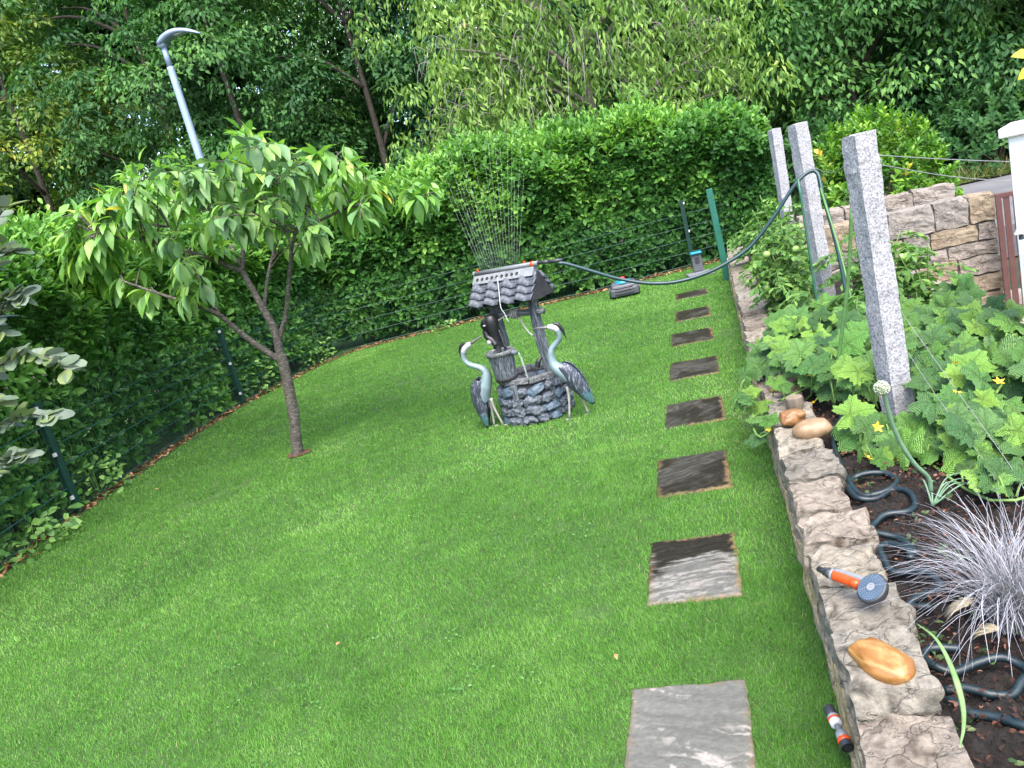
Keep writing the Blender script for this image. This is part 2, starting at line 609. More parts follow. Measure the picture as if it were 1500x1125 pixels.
m_grass = leaf_mat('grass_blade', [(0.0, (.053, .155, .020)), (.35, (.084, .226, .030)), (.62, (.122, .295, .045)), (.86, (.188, .370, .088)), (1.0, (.40, .35, .17))], .55, .36, .25, 1.45)
g = leaf_cloud('lawn_grass', np.column_stack([gp, np.full(N, -.002)]), ax, nr, gl, gw, T_BLADE, m_grass, None, tint, False)
tag(g, 'short mown green lawn grass around the stepping stones', 'grass', kind='stuff')

m_clover = leaf_mat('clover_leaf', [(0, (.04, .13, .03)), (.6, (.08, .20, .05)), (1, (.16, .29, .10))], .5, .3, .3)
cc = np.column_stack([rng.uniform(-4.5, .05, 60), rng.uniform(1.9, 6.5, 60)])
cc = np.concatenate([q + rng.normal(0, .035, (int(rng.integers(5, 16)), 2)) for q in cc])
ok_ = in_poly(cc[:, 0], cc[:, 1], LAWN) & ((np.abs(cc[:, 0] + .33) > .23))
cc = cc[ok_]
n = len(cc)
clo = leaf_cloud('lawn_clover', np.column_stack([cc, rng.uniform(.012, .022, n)]), rng.normal(0, 1, (n, 3)) * [1, 1, .15], rng.normal(0, .25, (n, 3)) + [0, 0, 1], rng.uniform(.010, .018, n), rng.uniform(.009, .015, n), T_LAUREL, m_clover)
tag(clo, 'tiny clover leaves scattered through the lawn turf', 'clover', kind='stuff')

# ------------------------------------------------------------------ mesh fence
m_fence = P('fence_green_steel', (.004, .028, .021), 20, .5, 0, spec=.4)
m_wire_g = P('fence_wire_green', (.008, .052, .040), 20, .5, 0, spec=.4)
m_clip = P('galvanised_clip', (.55, .56, .57), 30, .4, 0, metal=.3)

def fence_run(pts, label, post_idx, h=1.04):
    root = thing('mesh_fence', label, 'fence')
    for k in post_idx:
        x, y = pts[k]
        b = MB().box((x - .032, y - .032, -.02), (x + .032, y + .032, h + .03))
        p = b.build('post', m_fence, root, bevel=.004)
        for z in (.16, .58, h - .02):
            MB().box((x + .024, y - .058, z - .016), (x + .046, y - .030, z + .016)).build('clip', m_clip, p)
    for k in range(len(pts) - 1):
        (x0, y0), (x1, y1) = pts[k], pts[k + 1]
        L = math.hypot(x1 - x0, y1 - y0)
        ux, uy = (x1 - x0) / L, (y1 - y0) / L
        b = MB()
        for z in np.arange(.05, h + .01, .2):
            for off in (-.007, .007):
                a = (x0 - uy * off, y0 + ux * off, z)
                c = (x1 - uy * off, y1 + ux * off, z)
                b.tube([a, c], .0034, 4, cap=False)
        for s in np.arange(.025, L, .05):
            b.tube([(x0 + ux * s, y0 + uy * s, .03), (x0 + ux * s, y0 + uy * s, h + .02)], .0020, 4, 1, False)
        b.build('wire_panel', [m_wire_g, m_fence], root)
    return root

fence_run(FENCE[:8], 'dark green wire mesh fence along the left hedge, nearer to the camera', [1, 3, 5])
fence_run(FENCE[7:], 'dark green wire mesh fence along the back hedge behind the well', [3])

# ------------------------------------------------------------------ laurel hedges
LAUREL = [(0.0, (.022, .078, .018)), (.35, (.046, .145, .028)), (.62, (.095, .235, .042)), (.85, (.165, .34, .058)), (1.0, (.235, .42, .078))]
m_laurel = leaf_mat('laurel_leaf', LAUREL, .5, .30, .3)
m_laurel_one = [obj_leaf_mat('laurel_leaf_a', [(0, (.029, .1056, .0185)), (1, (.0726, .2112, .0317))], 0.5, 0.28, 0.3),
                obj_leaf_mat('laurel_leaf_b', [(0, (.042, .138, .0216)), (1, (.12, .3, .0408))], 0.5, 0.28, 0.3),
                obj_leaf_mat('laurel_leaf_c', [(0, (.0336, .114, .0204)), (1, (.09, .24, .0336))], 0.5, 0.28, 0.3)]
laurel_meshes = unit_leaf_mesh('laurel_leaf', T_LAUREL, m_laurel_one)
m_twig = P('hedge_stem', [(.3, (.05, .04, .03)), (.7, (.13, .105, .08))], 30, .9, .5)

def shoots(base, direc, length, K, leafL, leafW, spread=52):
    """spiral leaves on each shoot -> arrays"""
    M = len(base)
    d = nrmz(direc)
    h = np.where(np.abs(d[:, 2:3]) < .9, np.array([[0, 0, 1.]]), np.array([[1., 0, 0]]))
    x = nrmz(np.cross(h, d))
    y = np.cross(d, x)
    ph = rng.uniform(0, 6.28, M)
    pos, axs, nrs, LL = [], [], [], []
    for k in range(K):
        a = ph + k * 2.4
        rad = x * np.cos(a)[:, None] + y * np.sin(a)[:, None]
        sp = np.radians(spread * (1.35 - .85 * (k / max(1, K - 1))) + rng.normal(0, 9, M))
        t = (k + .5) / K
        pos.append(base + d * (length * t)[:, None])
        axs.append(d * np.cos(sp)[:, None] + rad * np.sin(sp)[:, None] + rng.normal(0, .12, (M, 3)))
        nrs.append(d * np.sin(sp)[:, None] - rad * np.cos(sp)[:, None] + rng.normal(0, .12, (M, 3)))
        LL.append(leafL * rng.uniform(.75, 1.15, M) * (1.0 if k < K - 2 else .7))
    return np.concatenate(pos), np.concatenate(axs), np.concatenate(nrs), np.concatenate(LL)

def resample(path, step):
    p = np.asarray(path, float)
    seg = np.linalg.norm(np.diff(p, axis=0), axis=1)
    s = np.concatenate([[0], np.cumsum(seg)])
    t = np.arange(0, s[-1], step)
    return np.stack([np.interp(t, s, p[:, 0]), np.interp(t, s, p[:, 1])], 1), s[-1]

def hedge(path, inward, height, thick, label, seed, n_front, n_top, n_fill, leafL=.115, stems=40, fresh=.30, singles=300):
    """path = front line of the hedge; inward = unit vector (2d) function from lawn into the hedge"""
    root = thing('laurel_hedge', label, 'hedge', (0, 0, 0))
    line, total = resample(path, .02)
    def at(s):
        i = np.clip((s / .02).astype(int), 0, len(line) - 2)
        p = line[i]
        t = nrmz(line[np.minimum(i + 8, len(line) - 1)] - line[np.maximum(i - 8, 0)])
        n = np.stack([-t[:, 1], t[:, 0]], 1)
        sg = np.sign(np.sum(n * np.asarray(inward(p)), axis=1, keepdims=True))
        return p, n * sg
    def H(s):
        return height(s) * (1 + .16 * (fbm(np.stack([s * 1.1, 0 * s, 0 * s], 1), seed, 3) - .5))
    parts = []
    # front face
    s = rng.uniform(0, total, n_front)
    z = rng.random(n_front) ** .85 * H(s) * .97 + .06
    p, n = at(s)
    bulge = (fbm(np.stack([s * 2.0, z * 2.0, 0 * s], 1), seed + 3, 3) - .5) * .75
    rec = (.10 + .10 * rng.random(n_front) + bulge * np.clip((z - .9) / .7, .18, 1) - .08 * np.clip(1.1 - z, 0, 1))
    rec -= .28 * np.clip((z - 1.1) / .8, 0, 1) * np.clip((H(s) - z) / .5, 0, 1)
    base = np.column_stack([p + n * rec[:, None], z])
    d = np.column_stack([-n * .7, .6 + .9 * np.clip((z - 1.0) / .8, 0, 1)]) + rng.normal(0, .42, (n_front, 3))
    ln = rng.uniform(.08, .2, n_front)
    q = shoots(base, d, ln, 6, leafL, .4)
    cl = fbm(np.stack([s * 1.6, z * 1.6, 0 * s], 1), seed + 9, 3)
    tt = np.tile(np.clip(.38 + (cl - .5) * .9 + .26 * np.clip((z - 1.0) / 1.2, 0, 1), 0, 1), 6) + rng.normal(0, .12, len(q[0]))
    parts.append((q, tt))
    # top and upper shoulder: upright fresh shoots
    s = rng.uniform(0, total, n_top)
    u = rng.random(n_top) * thick
    p, n = at(s)
    hz = H(s) * (1 - .16 * np.abs(u / thick * 2 - .9) ** 2.2) + .22 * (fbm(np.stack([s * 2.5, u * 2.5, 0 * s], 1), seed + 5, 3) - .5)
    base = np.column_stack([p + n * (u - .1)[:, None], hz - rng.uniform(.0, .22, n_top)])
    d = np.column_stack([-n * .25, np.full(n_top, 1.0)]) + rng.normal(0, .25, (n_top, 3))
    ln = rng.uniform(.16, .55, n_top) * (rng.random(n_top) ** .3)
    q = shoots(base, d, ln, 8, leafL * .95, .38, 46)
    young = np.tile(rng.random(n_top) < fresh, 8)
    cl = fbm(np.stack([s * 1.3, u, 0 * s], 1), seed + 19, 2)
    tt = np.where(young, .76, .52) + np.tile((cl - .5) * .5, 8) + rng.normal(0, .12, len(q[0]))
    parts.append((q, tt))
    # interior leaves
    s = rng.uniform(0, total, n_fill)
    z = rng.random(n_fill) * H(s) * .95 + .1
    p, n = at(s)
    u = .25 + rng.random(n_fill) * (thick - .3)
    base = np.column_stack([p + n * u[:, None], z])
    ax = rng.normal(0, 1, (n_fill, 3)) - np.column_stack([n * .6, np.zeros(n_fill)])
    nr = np.column_stack([-n, np.full(n_fill, .5)]) + rng.normal(0, .5, (n_fill, 3))
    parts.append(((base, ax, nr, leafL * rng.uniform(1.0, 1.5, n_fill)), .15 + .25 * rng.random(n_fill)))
    pos = np.concatenate([a[0][0] for a in parts])
    axs = np.concatenate([a[0][1] for a in parts])
    nrs = np.concatenate([a[0][2] for a in parts])
    LL = np.concatenate([a[0][3] for a in parts])
    tt = np.concatenate([a[1] for a in parts])
    WW = LL * rng.uniform(.40, .50, len(LL))
    # the leaves that show largest become objects of their own
    nf = len(parts[0][1])
    cand = np.arange(nf)
    dist = np.hypot(pos[:nf, 0], pos[:nf, 1])
    wedge = np.degrees(np.arctan2(pos[:nf, 0], pos[:nf, 1]))
    ok = (wedge > -46) & (wedge < 12) & (pos[:nf, 2] > .15)
    score = np.where(ok, LL[:nf] / dist + rng.random(nf) * .004, -1)
    # only the outermost: those nearest the lawn
    pick = cand[np.argsort(-score)[:singles]]
    leaf_singles(root, pick, pos, axs, nrs, LL, WW, laurel_meshes)
    keep = np.ones(len(pos), bool)
    keep[pick] = False
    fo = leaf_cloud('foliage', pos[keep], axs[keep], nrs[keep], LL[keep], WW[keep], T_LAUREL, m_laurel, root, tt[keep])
    fo['kind'] = 'stuff'
    st = MB()
    ss = np.sort(rng.uniform(.1, total - .1, stems))
    p, n = at(ss)
    for k in range(stems):
        b = p[k] + n[k] * rng.uniform(.22, thick * .75)
        x, y = b
        pts = [(x, y, 0)]
        for zz in (.4, .8, 1.3, 1.9):
            x += rng.normal(0, .06)
            y += rng.normal(0, .06)
            pts.append((x, y, zz))
        st.tube(pts, np.array([.018, .016, .013, .010, .006]) * rng.uniform(.7, 1.4), 6)
    so = st.build('stems', m_twig, root, True)
    so['kind'] = 'stuff'
    return root

left_line = [(x - .10, y) for x, y in FENCE[:7]] + [(-6.15, 12.3)]
hedge(left_line, lambda p: np.tile(np.array([[-1., 0.]]), (len(p), 1)), lambda s: 2.62 - .035 * s, 1.35,
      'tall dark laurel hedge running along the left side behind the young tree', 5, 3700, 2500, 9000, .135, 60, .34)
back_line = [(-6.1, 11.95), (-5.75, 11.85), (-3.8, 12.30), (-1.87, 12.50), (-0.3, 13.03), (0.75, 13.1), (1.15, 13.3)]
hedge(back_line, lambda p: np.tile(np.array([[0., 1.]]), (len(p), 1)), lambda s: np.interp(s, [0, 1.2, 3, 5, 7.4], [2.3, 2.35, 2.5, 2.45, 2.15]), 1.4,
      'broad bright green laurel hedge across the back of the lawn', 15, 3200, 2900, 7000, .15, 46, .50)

# dead leaves under the fences
m_litter = leaf_mat('dead_leaf', [(0, (.09, .035, .015)), (.5, (.22, .10, .045)), (1, (.42, .26, .14))], .7, .1, .3, 1.0)
ll, _ = resample(FENCE[1:], .01)
k = rng.integers(0, len(ll), 1700)
lp = ll[k] + rng.normal(0, .05, (1700, 2)) + np.where((k < 900)[:, None], np.array([[.02, 0]]), np.array([[0, -.04]]))
lo = leaf_cloud('leaf_litter', np.column_stack([lp, rng.uniform(.008, .03, 1700)]), rng.normal(0, 1, (1700, 3)) * [1, 1, .25], rng.normal(0, .3, (1700, 3)) + [0, 0, 1], rng.uniform(.03, .085, 1700), rng.uniform(.015, .04, 1700), T_LAUREL, m_litter)
tag(lo, 'brown dead leaves lying along the foot of the fence', 'leaves', kind='stuff')

# ------------------------------------------------------------------ background trees
m_bark = P('tree_bark', [(.3, (.035, .028, .022)), (.7, (.10, .085, .07))], 14, .95, .8, 30, .02)
m_bark_pale = P('pale_bark', [(.3, (.09, .08, .065)), (.7, (.20, .18, .15))], 14, .9, .6, 30, .02)
TREE_TONES = {
    'deep': leaf_mat('deep_green_leaf', [(0, (.0169, .0607, .0202)), (.5, (.0371, .1148, .0338)), (1, (.1013, .2194, .0591))], .6, .3, .25),
    'mid': leaf_mat('mid_green_leaf', [(0, (.027, .0929, .0236)), (.5, (.0574, .1604, .0371)), (1, (.1435, .2869, .0641))], .6, .3, .25),
    'yellow': leaf_mat('sunlit_yellow_leaf', [(0, (.0403, .0978, .0138)), (.5, (.0978, .184, .023)), (.9, (.23, .2875, .0345)), (1, (.437, .345, .046))], .5, .3, .35),  # sunlight on the corner tree is put into this leaf colour
    'ivy': leaf_mat('blue_green_leaf', [(0, (.0169, .0759, .0371)), (.5, (.0422, .1435, .0709)), (1, (.1013, .2363, .1098))], .6, .3, .25),
    'fresh': leaf_mat('fresh_green_leaf', [(0, (.085, .175, .036)), (.5, (.16, .285, .060)), (.93, (.26, .40, .095)), (1, (.42, .35, .10))], .6, .34, .3),
}

def sprays(cen, rad, nleaf, out, droop, leafL, vert=1.0):
    """leafy sprays: flattened drooping plates of leaves round each centre"""
    M = len(cen)
    a = rng.uniform(0, 6.28, (M, nleaf))
    r = np.sqrt(rng.random((M, nleaf))) * rad[:, None]
    e1 = nrmz(np.cross(out, np.array([[0, 0, 1.]])))
    pn = nrmz(out * .55 + np.array([[0, 0, 1.]]) * .8 + rng.normal(0, .22, (M, 3)))
    e1 = nrmz(e1 - pn * np.sum(e1 * pn, 1, keepdims=True))
    e2 = np.cross(pn, e1)
    rd = e1[:, None, :] * np.cos(a)[..., None] + e2[:, None, :] * np.sin(a)[..., None]
    pos = cen[:, None, :] + rd * r[..., None] + pn[:, None, :] * rng.normal(0, .10, (M, nleaf, 1)) * rad[:, None, None] * vert
    pos[..., 2] -= droop * r ** 2 / rad[:, None]
    ax = rd * .8 + np.array([0, 0, -.35 - droop * .6]) + rng.normal(0, .35, (M, nleaf, 3))
    nr = pn[:, None, :] + rng.normal(0, .38, (M, nleaf, 3))
    L = leafL * rng.uniform(.7, 1.2, (M, nleaf))
    return pos.reshape(-1, 3), ax.reshape(-1, 3), nr.reshape(-1, 3), L.ravel()

def make_tree(name, label, loc, h, cr, z0, tone, ncl, nleaf, leafL=.15, droop=.35, seed=1, group=None, bark=None, lean=(0, 0), shell=.55, srad=(.45, .95), asp=.5, trunk_r=.16, yscale=1.0, limbs=9, vert=1.0):
    root = thing(name, label, 'tree', loc, 0, group)
    r = np.random.default_rng(seed)
    # cluster centres in a lumpy crown
    ncl = int(ncl * 1.15)
    u = r.random(ncl * 3)
    th = r.uniform(0, 6.28, ncl * 3)
    zz = z0 + (h - z0) * r.random(ncl * 3)
    t = (zz - z0) / (h - z0)
    prof = np.sqrt(np.clip(1 - np.abs(2 * t ** .8 - .85) ** 2.6 * .85, .03, 1))
    lump = .72 + .55 * fbm(np.stack([np.cos(th) * 1.6 + seed, np.sin(th) * 1.6, zz * .45], 1), seed, 3)
    rr = cr * prof * lump * (shell + (1 - shell) * u) ** 1.0
    # leave some holes between the boughs
    hole = fbm(np.stack([np.cos(th) * rr * .55, np.sin(th) * rr * .55, zz * .75], 1), seed + 40, 2)
    k = np.where(hole > .43)[0][:ncl]
    cen = np.stack([np.cos(th) * rr + lean[0] * t, np.sin(th) * rr * yscale + lean[1] * t, zz], 1)[k]
    out = nrmz(np.stack([np.cos(th), np.sin(th), .3 + 0 * th], 1))[k]
    rad = r.uniform(srad[0], srad[1], len(k))
    pos, ax, nr, L = sprays(cen, rad, nleaf, out, droop, leafL, vert)
    tt = np.minimum(np.repeat(np.minimum(r.normal(.42, .26, len(k)), .72), nleaf) + rng.normal(0, .13, len(pos)), .96 if tone != 'yellow' else 1)
    crown = leaf_cloud('crown', pos, ax, nr, L, L * asp * rng.uniform(.8, 1.15, len(L)), T_FAR, TREE_TONES[tone], root, tt)
    crown['kind'] = 'stuff'
    tb = MB()
    top = np.array([lean[0] * .8, lean[1] * .8, z0 + (h - z0) * .75])
    tr = cat_rom([(0, 0, -.4), (.05, 0, z0 * .6 + .3), tuple(top * .5 + np.array([.1, .05, z0 * .3])), tuple(top)], 5)
    tb.tube(tr, np.linspace(trunk_r, trunk_r * .25, len(tr)), 10)
    trunk = tb.build('trunk', bark or m_bark, root, True)
    for q in range(limbs):
        c = cen[r.integers(0, len(cen))]
        tz = np.clip(c[2] - .9 - .25 * np.hypot(c[0], c[1]), z0 * .3 + .3, top[2])
        i = int(np.argmin(np.abs(tr[:, 2] - tz)))
        b = tr[i]
        mid = (b + c) / 2 + np.array([0, 0, .35])
        lb = cat_rom([b, mid, c], 5)
        MB().tube(lb, np.linspace(trunk_r * .45, .012, len(lb)), 6).build('branch', bark or m_bark, trunk, True)
    return root

GW = 'woodland trees beyond the garden'
FAR = [
    ('oak_tree', 'yellow-green tree, sunlight put into its leaf colour, in the top left corner of the photo', (-19.5, 21.5, .3), 13.5, 3.6, 2.0, 'yellow', 330, 80, .17, .3, 101),
    ('woodland_tree', 'dark tree just right of the yellow-green one, left of the street lamp', (-14.6, 21.5, .3), 13.5, 3.3, .6, 'deep', 340, 80, .17, .4, 102),
    ('woodland_tree', 'tall mid green tree rising directly behind the street lamp head', (-11.3, 19.8, .2), 11.5, 2.7, 1.2, 'mid', 320, 80, .16, .35, 103),
    ('woodland_tree', 'dark leafy tree between the street lamp and the pale drooping tree', (-8.0, 20.8, .3), 11.0, 2.6, .4, 'deep', 330, 80, .16, .4, 104),
    ('woodland_tree', 'ivy-green tree hidden partly behind left side of the pale drooping tree', (-4.9, 22.0, .4), 11.0, 2.7, .5, 'ivy', 300, 80, .16, .45, 105),
    ('woodland_tree', 'dark tree standing behind the middle of the pale drooping tree', (-.8, 23.5, .5), 11.0, 3.2, .6, 'deep', 320, 70, .17, .35, 106),
    ('woodland_tree', 'green tree right of the pale drooping tree, above the granite posts', (3.6, 20.3, .3), 8.5, 2.9, .1, 'mid', 330, 85, .16, .55, 107),
    ('woodland_tree', 'dark green tree with layered sprays above the roadside, behind the yellowish bush', (7.0, 19.6, .2), 8.0, 2.8, .05, 'deep', 340, 85, .16, .55, 108),
    ('woodland_tree', 'dark tree in the top right corner above the white pillar', (11.0, 20.6, .2), 9.0, 3.2, .05, 'deep', 330, 85, .16, .55, 109),
]
for n, lab, loc, h, cr, z0, tone, ncl, nl, lf, dr, sd_ in FAR:
    make_tree(n, lab, loc, h, cr, z0, tone, ncl, nl, lf, dr, sd_, GW)
# second row, deeper in the wood
ROW2 = [(-25.5, 27, 15, 4.2), (-19.5, 28.5, 16, 4.2), (-13.8, 28, 15, 4.0), (-8.8, 28.5, 14, 4.0), (-3.8, 30, 14, 4.2), (2.0, 29, 12, 4.0), (7.5, 27, 11, 3.9), (13.2, 27, 11, 4.0)]
ROW2_AT = ['leftmost, beyond the yellow-green tree', 'showing between the yellow-green tree and its dark neighbour', 'showing left of the street lamp pole', 'showing right of the street lamp', 'behind the left half of the pale drooping tree', 'behind the right half of the pale drooping tree', 'showing above the granite posts', 'rightmost, above the white pillar']
for k, (x, y, h, cr) in enumerate(ROW2):
    make_tree('woodland_tree', 'dark tree of the farther row, ' + ROW2_AT[k], (x, y, .9), h, cr, .2, 'deep', 430, 80, .40, .35, 200 + k, 'farther row of woodland trees', shell=.30)
# the pale drooping tree
make_tree('drooping_tree', 'light green drooping tree with bare twigs above the back hedge', (-1.75, 16.6, .1), 8.2, 4.3, 2.1, 'fresh', 900, 27, .16, 1.3, 303, None, m_bark_pale, (-.4, 0), .30, (.20, .46), .34, .15, .6, 26, 2.2)
dt = [o for o in bpy.data.objects if o.name.startswith('drooping_tree')][0]
tw_ = MB()
rt_ = np.random.default_rng(61)
for k in range(420):
    a = rt_.uniform(0, 6.28)
    q = math.sqrt(rt_.random()) * 3.0
    p = np.array([math.cos(a) * q - .2, math.sin(a) * q * .6, rt_.uniform(2.3, 5.2) - .06 * q * q])
    o_ = np.array([math.cos(a), math.sin(a), 0])
    L = rt_.uniform(.5, 1.5)
    c = cat_rom([p, p + o_ * L * .35 + [0, 0, .05 + rt_.normal(0, .1)], p + o_ * L * .6 + np.array([rt_.normal(0, .12), rt_.normal(0, .12), -.45 * L])], 4)
    tw_.tube(c, np.linspace(.007, .002, len(c)), 4)
tw_ = tw_.build('bare_twigs', P('bare_twig', [(.3, (.22, .20, .18)), (.7, (.34, .32, .29))], 20, .9), dt, True)
tw_['kind'] = 'stuff'
# low undergrowth closing the wood at ground level
def bush(name, label, loc, rx, ry, h, tone, ncl, nleaf, leafL, seed, cat='bush', group=None, asp=.5, up=.5):
    root = thing(name, label, cat, loc, 0, group)
    r = np.random.default_rng(seed)
    v = nrmz(r.normal(0, 1, (ncl, 3)))
    v[:, 2] = np.abs(v[:, 2])
    q = (.62 + .38 * r.random(ncl) ** .5) * (.82 + .36 * fbm(v * 2 + seed, seed, 3))
    cen = v * q[:, None] * np.array([rx, ry, h * .92]) + np.array([0, 0, .05])
    d = v + np.array([0, 0, up])
    p, a, n, L = shoots(cen, d, np.full(ncl, leafL * 1.6), nleaf, leafL, .4)
    tt = np.tile(r.normal(.5, .16, ncl), nleaf) + rng.normal(0, .12, len(p))
    fo = leaf_cloud('foliage', p, a, n, L, L * asp, T_LAUREL, tone if not isinstance(tone, str) else TREE_TONES[tone], root, tt)
    fo['kind'] = 'stuff'
    st = MB()
    for k in range(9):
        c = cen[r.integers(0, ncl)] * .85
        st.tube(cat_rom([(r.normal(0, .1), r.normal(0, .1), -.15), tuple(c * np.array([.4, .4, .6])), tuple(c)], 4), np.linspace(.022, .006, 9), 6)
    st.build('stems', m_twig, root, True)
    return root
UNDER = [(-13, 17.6, 2.0, 2.4), (-9.2, 17.4, 1.9, 2.1), (-5.2, 18.6, 2.2, 2.3), (-1.2, 19.2, 2.4, 2.2), (2.6, 17.7, 1.7, 2.0), (5.6, 17.5, 1.6, 1.6), (8.4, 17.7, 1.7, 1.7), (11.3, 18, 1.9, 1.8)]
UNDER_AT = ['left of the street lamp, above the cherry tree', 'right of the street lamp, above the cherry tree', 'between the cherry tree and the pale drooping tree', 'under the middle of the pale drooping tree', 'behind the two far granite posts', 'behind the yellowish bush', 'at the roadside left of the white pillar', 'at the roadside behind the white pillar']
for k, (x, y, rx, h) in enumerate(UNDER):
    bush('woodland_shrub', 'dark woodland edge shrub ' + UNDER_AT[k], (x, y, 0), rx, 1.1, h, 'deep', 420, 9, .15, 400 + k, 'shrub', 'shrubs along the edge of the wood')
m_yb = leaf_mat('yellowish_laurel_leaf', [(0, (.03, .10, .012)), (.4, (.075, .20, .02)), (.8, (.17, .32, .03)), (.95, (.24, .38, .04)), (1, (.48, .36, .05))], .4, .25, .4)
bush('rounded_bush', 'bright yellow-green rounded bush behind the stone walls', (1.98, 10.3, 0), .86, .66, 1.82, m_yb, 820, 10, .09, 77, up=.9)
# roadside grass
m_verge = leaf_mat('verge_grass', [(0, (.05, .10, .02)), (.6, (.12, .17, .04)), (1, (.36, .33, .16))], .6, .25, .3)
n = 5000
vp = np.column_stack([rng.uniform(2.2, 13, n), 16.25 + np.abs(rng.normal(0, .35, n)), np.zeros(n)])
vo = leaf_cloud('roadside_grass', vp, rng.normal(0, .5, (n, 3)) + [0, -.3, 1], rng.normal(0, 1, (n, 3)), rng.uniform(.12, .4, n), np.full(n, .014), T_BLADE, m_verge)
tag(vo, 'rough dry grass along the far edge of the road', 'grass', kind='stuff')

# ================================================================== STEPPING STONES
m_slab = vcol_mat('riven_sandstone', .75, .55, 45, .18, .55)
SLAB_LABEL = ['grey riven stone slab with pale veins, nearest the camera', 'stone slab half dark and wet, half silvery ridged, second from the camera',
              'dark wet brown slab with tan edges, third from the camera', 'small dark slab beside the log and pebbles on the wall, fourth from the camera',
              'dark slab right of the well, fifth from the camera', 'dark slab, sixth from the camera and third from the fence', 'dark slab, second from the back fence', 'narrow dark slab farthest away, nearest the back fence']
for k, (sx, sy, w, h, rz) in enumerate(SLABS):
    nx, ny = (96, 130) if k < 2 else ((60, 80) if k < 4 else (30, 40))
    u = np.linspace(-w / 2, w / 2, nx + 1)
    v = np.linspace(-h / 2, h / 2, ny + 1)
    U, Vv = np.meshgrid(u, v)
    # uneven outline
    ed = (fbm(np.stack([U * 14, Vv * 14, 0 * U + k], -1), 90 + k, 3) - .5) * .016
    edge = np.minimum(w / 2 - np.abs(U), h / 2 - np.abs(Vv))
    ang = (2.85, .12, .5, .9, .4, .2, .7, .3)[k]
    a_ = U * math.cos(ang) + Vv * math.sin(ang)
    b_ = -U * math.sin(ang) + Vv * math.cos(ang)
    wp1 = fbm(np.stack([U * 9, Vv * 9, 0 * U + k * 2.2], -1), 131 + k, 3) - .5
    wp2 = fbm(np.stack([U * 9, Vv * 9, 0 * U + k * 5.2], -1), 137 + k, 3) - .5
    a_ = a_ + wp1 * .10
    b_ = b_ + wp2 * .07
    ridge = fbm(np.stack([a_ * 4.0, b_ * (44 if k == 1 else 26), 0 * U + k * 3.1], -1), 140 + k, 5)
    grit = fbm(np.stack([U * 42, Vv * 42, 0 * U + k * 1.7], -1), 171 + k, 3)
    rv = np.clip(1.35 - np.abs(ridge - .5) * (20 if k == 0 else 12), 0, 1) * np.clip((grit - .36) * 9, 0, 1)
    if k == 0:
        rv = np.maximum(rv, np.clip((grit - .70) * 14, 0, 1) * .9)
    big = fbm(np.stack([U * 5, Vv * 5, 0 * U + k], -1), 150 + k, 4)
    fine = fbm(np.stack([U * 60, Vv * 60, 0 * U + k], -1), 160 + k, 3)
    Z = .006 + (ridge - .5) * .012 + (fine - .5) * .003 - .006 * np.clip(1 - edge / .012, 0, 1)
    grey = np.array([.125, .125, .112])
    vein = np.array([.33, .305, .275])
    wet = np.array([.009, .008, .005])
    moss = np.array([.022, .018, .009])
    tan = np.array([.19, .13, .065])
    c = grey[None, None] * (.8 + .4 * big[..., None])
    if k == 0:
        band = np.clip((fbm(np.stack([a_ * 3, b_ * 7, 0 * U + 4.4], -1), 31, 3) - .43) * 7, 0, 1)
        c = c * (1 - (rv * band)[..., None] * .9) + vein * (rv * band)[..., None] * .9
        wetm = 0 * U
    else:
        c = c * (1 - rv[..., None] * .6) + vein * rv[..., None] * .6
        if k == 1:
            c = c * .9
            wetm = np.clip((Vv / h + .02 + (big - .5) * 1.1 + (ridge - .5) * .8) * 5, 0, 1)
        else:
            wetm = np.clip(1.12 + (big - .62) * 1.4, .82, 1)
            wetm = wetm * np.clip(1 - rv * .05, 0, 1)
    wc = wet * (1 - fine[..., None]) + moss * fine[..., None]
    c = c * (1 - wetm[..., None]) + wc * wetm[..., None]
    e = np.clip((.95 - edge / .022) + (fine - .5) * 2.2 + (big - .5) * 2.6, 0, 1) * (.85 if k else .45)
    if k:
        e *= np.clip(.45 + .9 * (U / w + .5), 0, 1)
    c = c * (1 - e[..., None]) + tan * e[..., None]
    X = U + ed * np.clip(1 - (w / 2 - np.abs(U)) / .02, 0, 1)
    Y = Vv + ed * np.clip(1 - (h / 2 - np.abs(Vv)) / .02, 0, 1)
    SV = np.stack([X, Y, Z], -1).reshape(-1, 3)
    SC = c.reshape(-1, 3)
    SF = [(j * (nx + 1) + i, j * (nx + 1) + i + 1, (j + 1) * (nx + 1) + i + 1, (j + 1) * (nx + 1) + i) for j in range(ny) for i in range(nx)]
    rim = [i for i in range(nx + 1)] + [j * (nx + 1) + nx for j in range(1, ny + 1)] + [ny * (nx + 1) + i for i in range(nx - 1, -1, -1)] + [j * (nx + 1) for j in range(ny - 1, 0, -1)]
    b0 = len(SV)
    low = SV[rim].copy()
    low[:, 2] = -.03
    SV = np.vstack([SV, low])
    SC = np.vstack([SC, np.tile(tan * .6, (len(rim), 1))])
    m_ = len(rim)
    SF += [(rim[i], b0 + i, b0 + (i + 1) % m_, rim[(i + 1) % m_]) for i in range(m_)]
    me = mk_mesh('stepping_stone', SV, SF, m_slab, True, col=SC)
    o = put('stepping_stone', me, None, (sx, sy, .006), (0, 0, rz))
    tag(o, SLAB_LABEL[k], 'stepping stone', 'stepping stones leading across the lawn')

